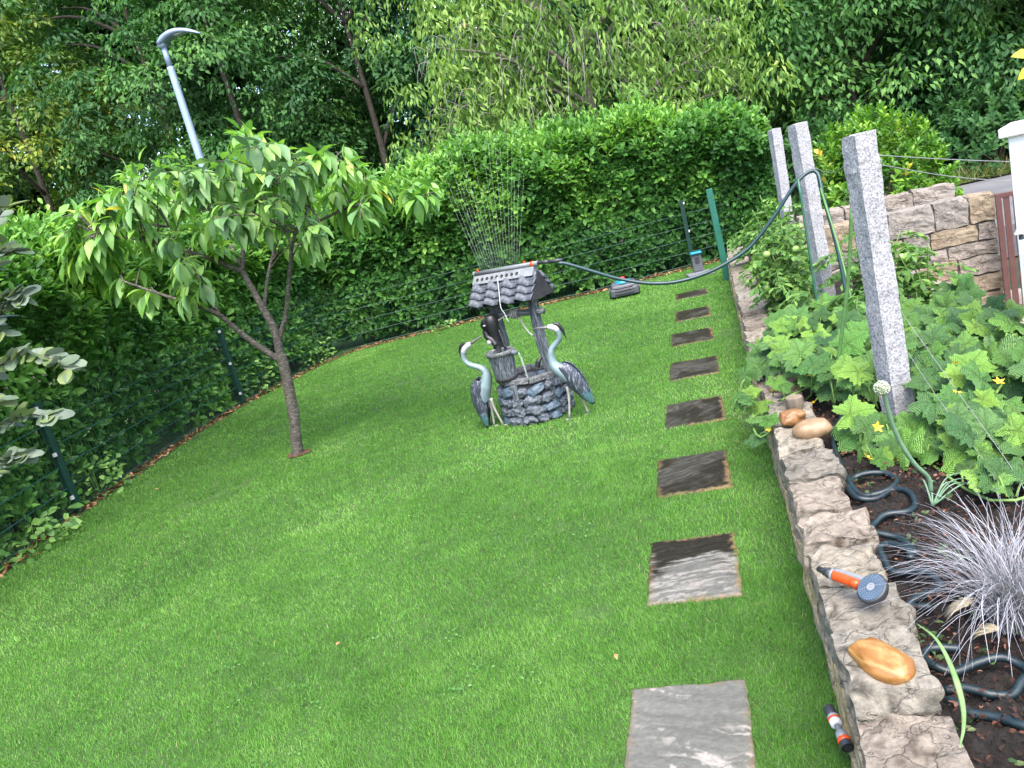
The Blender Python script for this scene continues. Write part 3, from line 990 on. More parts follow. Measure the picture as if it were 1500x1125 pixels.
# ================================================================== RETAINING WALL
m_lime = vcol_mat('rough_limestone', .9, 1.0, 42, .25, None, .55, 7)
wall = thing('retaining_wall', 'low dry stone wall edging the lawn, carrying pebbles and the hose sprayer', 'wall', (.24, 2, 0))
JN = [.75, 1.27, 1.83, 2.13, 2.44, 2.72, 2.98, 3.30, 3.62, 3.95, 4.35, 4.80, 5.25, 5.75, 6.3, 6.9, 7.5, 8.1, 8.8, 9.6, 10.4, 11.4]
TOPS = [((.215, .1849, .1419), (.344, .3096, .2494), (.1032, .086, .0645)), ((.1892, .172, .1419), (.3096, .2838, .2365), (.0946, .0843, .0688)), ((.2322, .1935, .1548), (.3612, .3096, .2537), (.1204, .0946, .0731))]
FACE = [((.3375, .27, .147), (.5175, .4275, .2475), (.225, .168, .09)), ((.2925, .2475, .168), (.45, .3825, .27), (.168, .135, .09))]  # tan stone, warmed and brightened to put the lit lawn side into colour
for k in range(len(JN) - 1):
    y0, y1 = JN[k], JN[k + 1]
    near = y0 < 4.4
    xm = .245 + (.0 if y1 < 6 else .06 * (y1 - 6) / 5)
    wd = .215 + random.uniform(-.012, .02)
    ht = .17 + random.uniform(-.01, .012)
    shade = random.uniform(.78, 1.1)
    dz = random.uniform(-.014, .014) + (.03 if k == 2 else 0)
    wd = (.195, .225, .205, .235, .215, .240, .20, .23)[k % 8]
    me = stone_mesh('cap_stone', (wd, y1 - y0 - .034, ht), m_lime, [tuple(c * shade for c in q) for q in TOPS[(k * 5 + k // 3) % 3]], 23 if near else 9, .05, .011, 18, 500 + k, .022, 1.4)
    put('cap_stone', me, wall, (xm - .345 + wd / 2, (y0 + y1) / 2 - 2, .345 - ht / 2 + dz), (random.uniform(-.03, .03), random.uniform(-.03, .03), random.uniform(-.03, .03)))
y = .75
k = 0
while y < 11.4:
    L = random.uniform(.24, .5)
    sh = .05 * max(0, (y - 6) / 5)
    me = stone_mesh('face_stone', (.20, L - .012, .12), m_lime, FACE[k % 2], 6, .10, .014, 12, 700 + k, .01, 2.0)
    put('face_stone', me, wall, (.236 + sh - .24, y + L / 2 - 2, .115), (0, 0, random.uniform(-.03, .03)))
    y += L
    k += 1
y = .75
while y < 11.4:
    L = random.uniform(.24, .5)
    sh = .05 * max(0, (y - 6) / 5)
    me = stone_mesh('face_stone', (.20, L - .012, .10), m_lime, FACE[k % 2], 6, .10, .014, 12, 700 + k, .01, 2.0)
    put('face_stone', me, wall, (.230 + sh - .24, y + L / 2 - 2, .008), (0, 0, random.uniform(-.03, .03)))
    y += L
    k += 1
# far side edging of the bed
edging = thing('bed_edging', 'row of rough stones holding the far side of the vegetable bed', 'edging', (1.62, 5, 0))
y = 3.2
while y < 11:
    L = random.uniform(.28, .5)
    put('edging_stone', stone_mesh('edging_stone', (.16, L - .012, .66), m_lime, TOPS[k % 3], 5, .1, .02, 8, 900 + k, .015), edging, (random.uniform(-.01, .01) + .02, y + L / 2 - 5, -.03))
    y += L
    k += 1

# ================================================================== STONES ON THE WALL
m_or = P('wet_ochre_stone', [(.3, (.136, .051, .0085)), (.46, (.2125, .0892, .0153)), (.52, (.34, .187, .0638)), (.58, (.204, .085, .0153)), (.7, (.2805, .136, .034))], 7, .42, .35, 40, .004, stretch=(.425, .85, 2.125), spec=.6)
m_peb = P('tan_pebble', [(.3, (.17, .10, .05)), (.7, (.29, .20, .12))], 14, .5, .3, 40, .003)
m_peb2 = P('brown_pebble', [(.3, (.14, .06, .02)), (.7, (.23, .12, .045))], 10, .4, .3, 40, .003)
def pebble(label, loc, rot, size, mat, seed, rnd, amp=.002, big=.012, n=9, smooth=True):
    me = stone_mesh('pebble', size, mat, None, n, rnd, amp, 9, seed, big, smooth=smooth)
    return tag(put('pebble', me, None, loc, rot), label, 'pebble')
V, F = rough_block((.165, .098, .055), 9, .80, .002, 9, 3, .010)
V[:, 1] *= 1 + 1.6 * V[:, 0]
tag(put('pebble', mk_mesh('pebble', V, F, m_or, True), None, (.238, 1.957, .394), (0, 0, -.95)), 'large wet orange pebble with pale bands lying on the near wall stones', 'pebble')
pebble('small brown angular pebble in front of the log slice', (.245, 3.99, .385), (.1, 0, .2), (.115, .075, .072), m_peb2, 11, .55)
pebble('light tan oval pebble on the wall beside the brown one', (.312, 3.80, .380), (0, 0, .1), (.155, .10, .078), m_peb, 23, .85, .002, .008)
pebble('pale pinkish stone on the wall under the cucumber leaves', (.27, 4.62, .385), (.05, .1, .3), (.17, .14, .10), P('pink_stone', [(.3, (.22, .15, .11)), (.7, (.32, .24, .19))], 12, .7, .4), 29, .6, .004, .012, 7, False)
m_logbark = P('log_bark', [(.3, (.07, .0525, .0385)), (.7, (.154, .126, .098))], 40, .95, 1.0, 60, .01, stretch=(.7, .7, .175))
m_logend = P('log_cut_end', [(.35, (.14, .105, .07)), (.65, (.21, .168, .119))], 60, .85, .3, stretch=(.7, .7, .07))
lg = thing('log_slice', 'short upright log piece with bark on the wall behind the pebbles', 'log', (.280, 4.20, .345))
MB().lathe([(.046, 0), (.047, .03), (.046, .075), (.043, .079)], n=20, cap=False).build('bark', m_logbark, lg, True)
MB().lathe([(.0431, .0785), (.03, .0795), (.001, .0795)], n=20, cap=False).build('cut_face', m_logend, lg)

# ================================================================== HOSE SPRAYER
m_orange = P('orange_plastic', (.62, .065, .008), 30, .35, 0)
m_dgrey = P('dark_grey_plastic', (.028, .031, .037), 30, .45, 0)
m_lgrey = P('light_grey_plastic', (.17, .18, .195), 30, .45, 0)
m_teal = P('turquoise_plastic', (.006, .22, .36), 30, .4, 0)
sp_scale = (1.04, 1.22, 1.22)
m_navy = P('blue_grey_rubber', (.035, .065, .105), 30, .5, 0)
m_white = P('white_plastic', (.48, .49, .50), 30, .45, 0)
sp = thing('hose_sprayer', 'orange and grey garden hose spray gun lying on the wall', 'sprayer', (.165, 2.452, .375), math.atan2(-.165, .13))
sp.scale = sp_scale
# local x runs along the handle towards the head
MB().tube([(-.02, 0, .012), (.0, 0, .012), (.004, 0, .012), (.016, 0, .012), (.02, 0, .012), (.034, 0, .013)], [.008, .008, .011, .011, .014, .014], 14).build('hose_connector', m_dgrey, sp, True)
MB().tube([(.034, 0, .013), (.046, 0, .014)], [.0155, .0165], 14).build('collar', m_lgrey, sp, True)
hd = MB().tube(cat_rom([(.045, 0, .014), (.075, 0, .015), (.11, 0, .016), (.142, 0, .016)], 4), .0145, 14).build('handle', m_orange, sp, True)
MB().tube(cat_rom([(.04, .006, .022), (.09, .008, .026), (.14, .008, .028), (.185, .004, .026)], 4), .0085, 10).build('handle_spine', m_lgrey, sp, True)
MB().tube([(.120, -.012, .022), (.128, -.016, .026), (.148, -.013, .026), (.153, -.010, .022)], [.006, .010, .011, .007], 10).build('trigger', m_orange, sp, True)
MB().tube(cat_rom([(.14, 0, .016), (.165, 0, .018), (.185, -.008, .02)], 4), [.013] * 4 + [.016] * 4 + [.022], 12).build('neck', m_orange, sp, True)
head = MB().lathe([(.024, -.024), (.036, -.018), (.041, -.006), (.041, .004), (.038, .007)], n=28).build('spray_head', m_dgrey, sp, True)
head.location = (.208, -.018, .036)
head.rotation_euler = (R(32), R(6), 0)
MB().lathe([(.0365, .0072), (.0365, .0085), (.001, .0092)], n=28, cap=False).build('spray_face', m_navy, head)
nz = MB()
for ring, cnt in ((.033, 30), (.028, 26), (.023, 22), (.018, 16)):
    for j in range(cnt):
        a = 2 * math.pi * j / cnt
        nz.lathe([(.0011, .0084), (.0008, .0102)], (ring * math.cos(a), ring * math.sin(a), 0), 5)
nz_o = nz.build('nozzle_dots', m_lgrey, head)
nz_o['kind'] = 'stuff'
MB().lathe([(.011, .0088), (.011, .0108), (.006, .0108), (.006, .0098), (.001, .0098)], n=18, cap=False).build('centre_ring', m_lgrey, head)

# ================================================================== HOSE CONNECTORS AT THE WALL FOOT
def tube_thing(name, label, cat, pts, r, mat, n=10, res=6, group=None):
    o = MB().tube(cat_rom(pts, res), r, n).build(name, mat, None, True)
    return tag(o, label, cat, group)
cn = thing('hose_coupling', 'grey and orange hose coupling hanging at the foot of the wall', 'hose coupling', (.106, 2.07, .10), R(-80))
MB().tube([(-.075, 0, .012), (-.068, 0, .012), (-.04, 0, .008), (-.034, 0, .008)], [.010, .0175, .0175, .015], 14).build('ball_end', m_dgrey, cn, True)
MB().tube([(-.034, 0, .008), (-.005, 0, .005), (.0, 0, .005)], [.0175, .0175, .013], 14).build('white_sleeve', m_white, cn, True)
MB().tube([(-.026, 0, .0072), (-.018, 0, .0065)], .0185, 14).build('orange_ring', m_orange, cn, True)
MB().tube([(.0, 0, .005), (.022, 0, .002), (.026, 0, .001), (.05, 0, -.002)], [.009, .010, .016, .0185], 14).build('grey_socket', m_lgrey, cn, True)
MB().tube([(.05, 0, -.002), (.062, 0, -.004)], .0195, 14).build('orange_ring', m_orange, cn, True)
MB().tube([(.062, 0, -.004), (.082, 0, -.006)], [.0185, .0175], 14, cap=False).build('mouth', m_dgrey, cn, True)
MB().tube([(.081, 0, -.006), (.076, 0, -.0055)], [.0135, .0135], 14).build('bore', P('black_bore', (.006, .006, .007), 9, .8), cn)

# ================================================================== HOSES IN THE BED
m_hose = P('dark_green_hose', [(.3, (.004, .011, .015)), (.7, (.009, .022, .028))], 60, .42, .3, 200, .002)
m_hose2 = P('teal_green_hose', [(.3, (.006, .026, .032)), (.7, (.012, .045, .052))], 60, .36, .2, 200, .002)
def gl(pts, z=.296):
    return [(x, y, z + .006 * math.sin(i * 2.1)) for i, (x, y) in enumerate(pts)]
tube_thing('soaker_hose', 'dark hose looping on the soil beside the wall below the onion', 'hose', gl([(.478, 4.231), (.507, 4.168), (.405, 3.846), (.385, 3.524), (.385, 3.288), (.41, 3.182), (.478, 3.17), (.538, 3.207), (.566, 3.293), (.535, 3.354), (.464, 3.368), (.405, 3.355), (.375, 3.268), (.385, 3.147), (.453, 3.134), (.534, 3.186), (.579, 3.125), (.575, 3.04), (.536, 2.98), (.451, 2.965), (.40, 2.916), (.375, 2.859), (.395, 2.829), (.461, 2.791), (.479, 2.708), (.48, 2.65)], .298), .0125, m_hose, 10, 6)
tube_thing('soaker_hose', 'dark hose bending towards the silvery grass, beside the sprayer head', 'hose', gl([(.46, 2.63), (.47, 2.69), (.417, 2.763), (.385, 2.73), (.378, 2.66), (.390, 2.568), (.452, 2.551), (.493, 2.515), (.504, 2.46), (.472, 2.41), (.43, 2.395), (.39, 2.356), (.45, 2.337)], .296), .0125, m_hose, 10, 6)
tube_thing('soaker_hose', 'dark hose in a flat hairpin in front of the silvery grass', 'hose', gl([(.465, 2.117), (.402, 2.122), (.372, 2.118), (.366, 2.08), (.38, 2.044), (.422, 2.024), (.486, 2.048), (.55, 2.058), (.589, 2.025), (.588, 1.981), (.565, 1.958), (.529, 1.92), (.48, 1.918), (.425, 1.944), (.38, 1.951)], .297), .0120, m_hose, 10, 6)
tube_thing('soaker_hose', 'single dark hose crossing the soil in the bottom right corner', 'hose', gl([(.372, 1.905), (.385, 1.892), (.414, 1.86), (.466, 1.832), (.51, 1.791), (.56, 1.75), (.62, 1.70)], .297), .0125, m_hose, 10, 6)
tube_thing('garden_hose', 'green hose sagging from the well roof over to the vegetable bed', 'hose', [(-1.10, 5.865, 1.222), (-1.045, 5.875, 1.205), (-.86, 5.9, 1.099), (-.699, 5.925, 1.007), (-.485, 5.95, .92), (-.287, 5.971, .884), (-.084, 5.993, .894), (.099, 6.014, .938), (.286, 6.036, 1.021), (.485, 6.057, 1.199), (.656, 6.079, 1.378), (.761, 6.1, 1.439), (.814, 6.08, 1.412), (.817, 6.017, 1.27), (.829, 5.953, 1.102), (.844, 5.89, .863), (.846, 5.827, .627), (.833, 5.763, .445), (.783, 5.70, .29)], .0135, m_hose2, 10, 6)

# bark chips on the soil
m_chip = leaf_mat('bark_chip', [(0, (.012, .007, .005)), (.45, (.03, .014, .009)), (.8, (.08, .028, .016)), (1, (.22, .10, .06))], .85, 0, .3)
n = 9000
cp = np.column_stack([rng.uniform(.36, 1.4, n), .8 + 3.6 * rng.random(n) ** 1.3, np.zeros(n)])
cp[:, 2] = .268 + .05 * (fbm(np.stack([cp[:, 0] * 5, cp[:, 1] * 5, 0 * cp[:, 0]], 1), 4, 4) - .5) * 2 + rng.uniform(0, .03, n)
co = leaf_cloud('bark_chips', cp, rng.normal(0, 1, (n, 3)) * [1, 1, .4], rng.normal(0, .6, (n, 3)) + [0, 0, 1], rng.uniform(.008, .028, n), rng.uniform(.005, .014, n), T_LAUREL, m_chip, None, rng.random(n) ** 1.6, False)
tag(co, 'dark reddish bark chips scattered over the bed soil', 'bark chips', kind='stuff')
# tiny weeds
m_weed = leaf_mat('weed_leaf', [(0, (.018, .042, .012)), (.6, (.042, .09, .024)), (1, (.102, .132, .048))], .5, .25)
wd_ = []
for _ in range(30):
    c = np.array([rng.uniform(.38, .72), 1.55 + 2.2 * rng.random() ** 1.5, .285])
    k = rng.integers(5, 14)
    wd_.append(c + np.column_stack([rng.normal(0, .018, (k, 2)), rng.uniform(0, .014, k)]))
wp = np.concatenate(wd_)
n = len(wp)
wo = leaf_cloud('bed_weeds', wp, rng.normal(0, 1, (n, 3)) * [1, 1, .4] + [0, 0, .2], rng.normal(0, .4, (n, 3)) + [0, 0, 1], rng.uniform(.012, .034, n), rng.uniform(.010, .020, n), T_LAUREL, m_weed)
tag(wo, 'tiny green weeds sprouting from the bed soil', 'weeds', kind='stuff')

# ================================================================== WISHING WELL
m_fstone = P('highlit_fountain_stone', [(.32, (.0208, .0247, .0364)), (.50, (.0754, .0884, .1144)), (.72, (.312, .351, .403))], 12, .5, .8, 30, .008)  # palest stop paints light highlights into the stone colour
m_fblue = P('bluish_fountain_stone', [(.3, (.028, .045, .068)), (.7, (.10, .145, .19))], 14, .5, .4, 40, .005)
m_fdark = P('dark_mortar', [(.3, (.008, .008, .01)), (.7, (.025, .025, .03))], 20, .8, .6, 60)
m_fwood = P('grey_resin_wood', [(.34, (.0156, .0195, .026)), (.52, (.0715, .0845, .104)), (.72, (.26, .286, .312))], 16, .6, .9, 30, .008, stretch=(6.5, 6.5, .65))
m_fwood_h = P('grey_resin_wood_rail', [(.34, (.0286, .0312, .0351)), (.52, (.0975, .104, .1105)), (.72, (.312, .325, .325))], 14, .65, .8, 22, .008, stretch=(1.04, 7.8, 7.8))
m_tile = P('slate_resin_tile', [(.3, (.0364, .0416, .0546)), (.6, (.091, .104, .13)), (.8, (.26, .286, .325))], 16, .55, .4, 50, .004)
m_rail = P('pale_grey_rail', [(.3, (.13, .145, .16)), (.7, (.22, .235, .25))], 12, .55, .3)
m_iron = P('black_pump_paint', [(.3, (.006, .006, .008)), (.7, (.018, .018, .022))], 14, .42, .4, 40, .004)
m_rope = P('grey_rope', [(.3, (.20, .20, .19)), (.7, (.42, .41, .38))], 60, .9, .6, 120, .003)
m_pale = P('worn_pale_paint', (.25, .26, .26), 20, .6, .3)

well = thing('wishing_well', 'grey stone wishing well fountain with tiled roof and black pump on the lawn', 'well', (-1.60, 6.16, 0), R(-25))
# basin: ring wall
basin = MB().lathe([(.255, 0), (.262, .10), (.258, .22), (.25, .345), (.205, .345), (.20, .26), (.001, .26)], n=36, cap=False).build('basin', m_fdark, well, True)
rs = np.random.default_rng(5)
rows = [(.035, .080), (.112, .085), (.195, .088), (.275, .085)]
smesh = [stone_mesh('basin_stone', (1, 1, 1), m, None, 6, .72, .05, 3, 60 + q, .22, smooth=True) for q, m in enumerate([m_fstone, m_fstone, m_fblue, m_fstone, m_fstone, m_fstone, m_fstone])]
for ri, (z, hh) in enumerate(rows):
    a = rs.uniform(0, 1)
    end = a + 2 * math.pi
    while a < end - .12:
        da = min(rs.uniform(.26, .62), end - a)
        am = a + da / 2
        r_ = .262 - .010 * abs(z - .12) / .2
        put('stone', smesh[rs.integers(0, 7)], basin, (r_ * math.cos(am), r_ * math.sin(am), z + rs.uniform(-.006, .006)),
            (rs.uniform(-.15, .15), rs.uniform(-.35, .35), am + math.pi / 2), (da * r_ * .93, .085, hh * rs.uniform(.68, 1.0)))
        a += da
# wooden rim in eight straight planks
for k in range(8):
    a = k * math.pi / 4 + .2
    b = MB()
    c0, c1 = a - math.pi / 8 + .012, a + math.pi / 8 - .012
    V = []
    for z in (.335, .378):
        for (r_, q) in ((.215, c0), (.285, c0), (.285, c1), (.215, c1)):
            V.append((r_ * math.cos(q), r_ * math.sin(q), z + .004 * math.sin(k * 2.3)))
    b.add(V, [(0, 1, 2, 3), (7, 6, 5, 4), (0, 4, 5, 1), (1, 5, 6, 2), (2, 6, 7, 3), (3, 7, 4, 0)])
    b.build('rim_plank', m_fwood_h, well, bevel=.006)
# inner ledge stones and water
for k in range(9):
    a = k * .7 + .2
    put('ledge_stone', smesh[k % 7], basin, (.165 * math.cos(a), .165 * math.sin(a), .30), (0, 0, a), (.07, .10, .05))
m_water = P('basin_water', (.02, .03, .03), 20, .06, .4, 30, .006)
MB().lathe([(.204, .292), (.001, .292)], n=30, cap=False).build('water', m_water, well, True)
# side batten leaning on the front of the basin
bt = MB()
bt.add([(-.028, -.30, 0), (.028, -.30, 0), (.028, -.272, 0), (-.028, -.272, 0), (-.034, -.295, .345), (.022, -.295, .345), (.022, -.268, .345), (-.034, -.268, .345)],
       [(0, 3, 2, 1), (4, 5, 6, 7), (0, 1, 5, 4), (1, 2, 6, 5), (2, 3, 7, 6), (3, 0, 4, 7)])
bt.build('batten', m_fwood, well, bevel=.005).rotation_euler = (0, 0, R(8))
bt2 = MB().box((.255, -.03, 0), (.287, .03, .34))
bt2.build('batten', m_fwood, well, bevel=.005).rotation_euler = (0, 0, R(-18))
# two posts
for s, nm in ((-1, 'post'), (1, 'post')):
    pv = MB()
    prof = [(.30, .034), (.5, .032), (.65, .036), (.8, .031), (1.02, .034)]
    zz = [q[0] for q in prof]
    V = []
    for z, w in prof:
        ox = s * (.215 + .012 * math.sin(z * 7)) - s * .02 * (z - .3)
        V += [(ox - w, -.034, z), (ox + w, -.034, z), (ox + w, .034, z), (ox - w, .034, z)]
    F = [(0, 3, 2, 1), tuple(len(V) - 4 + q for q in range(4))]
    for i in range(len(prof) - 1):
        for q in range(4):
            F.append((i * 4 + q, i * 4 + (q + 1) % 4, i * 4 + 4 + (q + 1) % 4, i * 4 + 4 + q))
    pv.add(V, F).build('post', m_fwood, well, bevel=.006)
# axle with rope coil
ax_ = MB().tube(cat_rom([(-.20, -.0, .875), (0, 0, .872), (.29, 0, .868)], 4), .027, 12).build('axle', m_fwood_h, well, True)
for k in range(4):
    x = -.03 + k * .020
    ring = [(x + .006 * math.sin(a), .034 * math.cos(a), .872 + .034 * math.sin(a)) for a in np.linspace(0, 2 * math.pi, 17)]
    MB().tube(ring, .0075, 6).build('rope_coil', m_rope, ax_, True)
MB().tube(cat_rom([(-.03, -.03, .875), (-.08, -.06, .868), (-.13, -.10, .845), (-.155, -.13, .835)], 4), .008, 6).build('rope_end', m_rope, ax_, True)
MB().tube(cat_rom([(.03, -.01, .845), (.08, -.03, .78), (.13, -.05, .72), (.17, -.06, .69)], 4), .0075, 6).build('rope_end', m_rope, ax_, True)
# roof
roof = thing('roof', '', '', (0, 0, 0))
for kk in ('label', 'category'):
    del roof[kk]
roof.parent = well
RL, EZ, RZ_, HD = .325, .985, 1.195, .165
sl = math.hypot(HD, RZ_ - EZ)
pit = math.atan2(RZ_ - EZ, HD)
tm_v, tm_f = [], []
cols, lenr = 4, sl / 4
wt = 2 * RL / cols
nn = 10
for j, (v0, lift) in enumerate(((0, .020), (lenr * 1.18, .002))):
    for i in range(nn + 1):
        u = i / nn
        z = (.046 * math.sin(math.pi * min(1, u / .5)) if u < .5 else -.004 * math.sin(math.pi * (u - .5) / .5))
        tm_v.append((u * wt, v0, z + lift))
for j, (v0, lift) in enumerate(((0, .020), (lenr * 1.18, .002))):
    for i in range(nn + 1):
        x, y, z = tm_v[j * (nn + 1) + i]
        tm_v.append((x, y, z - .010))
m1 = nn + 1
for i in range(nn):
    tm_f += [(i, i + 1, m1 + i + 1, m1 + i), (2 * m1 + i, 3 * m1 + i, 3 * m1 + i + 1, 2 * m1 + i + 1), (i, 2 * m1 + i, 2 * m1 + i + 1, i + 1), (m1 + i, m1 + i + 1, 3 * m1 + i + 1, 3 * m1 + i)]
tm_f += [(0, m1, 3 * m1, 2 * m1), (nn, 2 * m1 + nn, 3 * m1 + nn, m1 + nn)]
tile_me = mk_mesh('roof_tile', tm_v, tm_f, m_tile, True)
for side in (-1, 1):
    for r_ in range(3):
        for c_ in range(cols):
            o = bpy.data.objects.new('roof_tile', tile_me)
            link(o, roof)
            d = r_ * lenr
            yy = HD - d * math.cos(pit)
            zz = EZ + d * math.sin(pit)
            if side < 0:
                M = Matrix.Translation((-RL + c_ * wt, -yy, zz)) @ Matrix.Rotation(pit, 4, 'X')
            else:
                M = Matrix.Translation((RL - c_ * wt, yy, zz)) @ Matrix.Rotation(math.pi, 4, 'Z') @ Matrix.Rotation(pit, 4, 'X')
            o.matrix_local = M @ Matrix.Rotation(random.uniform(-.02, .02), 4, 'Z')
und = MB()
und.add([(-RL, -HD + .01, EZ - .004), (RL, -HD + .01, EZ - .004), (RL, 0, RZ_ - .006), (-RL, 0, RZ_ - .006), (RL, HD - .01, EZ - .004), (-RL, HD - .01, EZ - .004)],
        [(0, 1, 2, 3), (3, 2, 4, 5), (0, 5, 4, 1), (1, 4, 2), (0, 3, 5)])
und.build('roof_board', m_fdark, roof)
for s in (-1, 1):       # flat brick-like upper course
    for c_ in range(7):
        x0 = -RL + c_ * 2 * RL / 7
        q = MB()
        y0_, z0_ = HD - 2.55 * lenr * math.cos(pit), EZ + 2.55 * lenr * math.sin(pit) + .018
        y1_, z1_ = HD - 3.6 * lenr * math.cos(pit), EZ + 3.6 * lenr * math.sin(pit) + .014
        q.add([(x0 + .004, s * y0_, z0_), (x0 + 2 * RL / 7 - .004, s * y0_, z0_), (x0 + 2 * RL / 7 - .004, s * y1_, z1_), (x0 + .004, s * y1_, z1_),
               (x0 + .004, s * y0_, z0_ - .018), (x0 + 2 * RL / 7 - .004, s * y0_, z0_ - .018), (x0 + 2 * RL / 7 - .004, s * y1_, z1_ - .018), (x0 + .004, s * y1_, z1_ - .018)],
              [(0, 1, 2, 3), (4, 7, 6, 5), (0, 4, 5, 1), (1, 5, 6, 2), (2, 6, 7, 3), (3, 7, 4, 0)])
        q.build('upper_tile', m_tile, roof, bevel=.003)
# perforated pale rail along the ridge
rl = MB()
rl.add([(-RL, -.062, 1.165), (RL - .02, -.062, 1.165), (RL - .02, -.018, 1.228), (-RL, -.018, 1.228), (-RL, .05, 1.165), (RL - .02, .05, 1.165), (RL - .02, .02, 1.228), (-RL, .02, 1.228)],
       [(0, 1, 2, 3), (5, 4, 7, 6), (3, 2, 6, 7), (1, 5, 6, 2), (0, 3, 7, 4), (0, 4, 5, 1)])
rail_o = rl.build('ridge_rail', m_rail, roof, bevel=.003)
hm = Matrix.Translation((0, -.0405, 1.1975)) @ Matrix.Rotation(math.atan2(.063, .044) - math.pi / 2 + math.pi / 2, 4, 'X')
hole_me = None
for k in range(9):
    q = MB().lathe([(.0145, .0005), (.0145, .0025), (.001, .0015)], n=14, cap=False)
    if hole_me is None:
        hole_me = mk_mesh('hole', q.V, q.F, m_fdark)
    o = bpy.data.objects.new('hole', hole_me)
    link(o, rail_o)
    o.matrix_local = Matrix.Translation((-.272 + k * .0525, -.0405, 1.1975)) @ Matrix.Rotation(math.atan2(.063, .044), 4, 'X')
# pump
pump = MB()
pump.lathe([(.045, .56), (.04, .60), (.034, .66), (.036, .74), (.048, .78), (.056, .83), (.058, .87), (.048, .905), (.02, .92)], (-.155, -.135, 0), 16)
po = pump.build('pump', m_iron, well, True)
MB().tube(cat_rom([(-.19, -.15, .83), (-.215, -.165, .79), (-.205, -.17, .74), (-.17, -.165, .71), (-.14, -.165, .66)], 4), .026, 10).build('pump_elbow', m_iron, po, True)
MB().tube([(-.20, -.11, .845), (-.175, -.185, .845)], [.052, .050], 18).build('pump_disc', m_iron, po, True)
MB().lathe([(.012, 0), (.014, .008), (.001, .010)], (-.185, -.198, .838), 10, cap=False).build('bolt', m_pale, po, True)
MB().tube([(-.19, -.185, .70), (-.165, -.215, .695)], [.022, .016], 10).build('spout_flange', m_pale, po, True)
MB().tube(cat_rom([(-.11, -.12, .78), (-.09, -.13, .70), (-.075, -.14, .62)], 4), .010, 8).build('pump_handle', m_iron, po, True)
MB().tube(cat_rom([(.185, -.03, .50), (.165, -.06, .47), (.15, -.07, .43)], 4), [.012] * 3 + [.02] * 5 + [.024], 10).build('lever_knob', m_iron, well, True)
# bucket made of staves
bk = thing('wooden_bucket', 'grey wooden stave bucket under the pump, on the well rim', 'bucket', (-1.755, 5.985, .385), R(-20))
ns = 14
for k in range(ns):
    a0, a1 = 2 * math.pi * k / ns + .012, 2 * math.pi * (k + 1) / ns - .012
    V = []
    for r_, z in ((.086, 0), (.112, .235)):
        for (rr, q) in ((r_, a0), (r_, a1), (r_ - .014, a1), (r_ - .014, a0)):
            V.append((rr * math.cos(q), rr * math.sin(q), z))
    MB().add(V, [(0, 3, 2, 1), (4, 5, 6, 7), (0, 1, 5, 4), (1, 2, 6, 5), (2, 3, 7, 6), (3, 0, 4, 7)]).build('stave', m_fwood, bk)
MB().lathe([(.001, .012), (.075, .012)], n=20, cap=False).build('bottom', m_fdark, bk)
MB().lathe([(.098, .188), (.101, .212), (.119, .215), (.123, .248), (.104, .248), (.101, .214)], n=28, cap=False).build('rim_hoop', m_fwood_h, bk, True)
MB().lathe([(.082, .0), (.090, .0), (.093, .028), (.086, .03)], n=28, cap=False).build('bottom_hoop', m_fdark, bk, True)
MB().lathe([(.100, .205), (.001, .205)], n=20, cap=False).build('water', m_water, bk)
MB().tube([(.10, .0, .215), (.135, .0, .222), (.158, .0, .212)], [.018, .022, .020], 10).build('spout', m_fstone, bk, True)
# thin falling water
m_jet = new_mat('spray_water')
mj, tj, bj = m_jet
bj.inputs['Base Color'].default_value = (.9, .95, .97, 1)
bj.inputs['Roughness'].default_value = .15
bj.inputs['Transmission Weight'].default_value = .75
bj.inputs['IOR'].default_value = 1.33
wf_ = MB()
for q in range(3):
    p0 = np.array([-1.598 + .006 * q, 5.93 - .004 * q, .595])
    wf_.tube([p0 + np.array([.03 * t, -.012 * t, -.25 * t * t]) for t in np.linspace(0, 1, 8)], .0018, 5)
tag(wf_.build('water_trickle', mj, None, True), 'thin trickle of water falling from the bucket spout into the well', 'water', kind='stuff')
# white cable tie
tag(MB().tube(cat_rom([(-1.62, 5.965, 1.21), (-1.625, 5.93, 1.10), (-1.635, 5.905, .985), (-1.62, 5.91, .93), (-1.605, 5.915, .85)], 5), .0034, 6).build('cable_tie', m_white, None, True), 'white cable tie strapped over the well roof and dangling', 'cable tie')

# ------------------------------------------------------------------ sprinkler on the ridge
m_sgrey = P('sprinkler_grey', (.14, .15, .165), 30, .4, 0)
spk = thing('oscillating_sprinkler', 'grey sprinkler bar with orange ends lying along the well roof ridge', 'sprinkler', (-1.60, 6.16, 1.245), R(-25))
MB().tube([(-RL + .01, 0, 0), (RL + .02, 0, 0)], .019, 14).build('spray_bar', m_sgrey, spk, True)
MB().tube([(-RL - .005, 0, 0), (-RL + .012, 0, 0)], .021, 14).build('end_cap', m_lgrey, spk, True)
MB().tube([(RL - .045, 0, 0), (RL - .02, 0, 0)], .0215, 14).build('orange_band', m_orange, spk, True)
for x in (-RL + .045, RL - .11):
    MB().box((x - .008, -.006, .014), (x + .008, .006, .034)).build('orange_tab', m_orange, spk, bevel=.002)
MB().tube([(RL + .02, 0, 0), (RL + .06, 0, 0), (RL + .064, 0, 0), (RL + .12, -.0, -.004)], [.013, .013, .016, .014], 12).build('hose_connector', m_dgrey, spk, True)
MB().tube([(RL + .12, -.0, -.004), (RL + .23, .03, -.012)], .0145, 12).build('hose_tail', m_dgrey, spk, True)
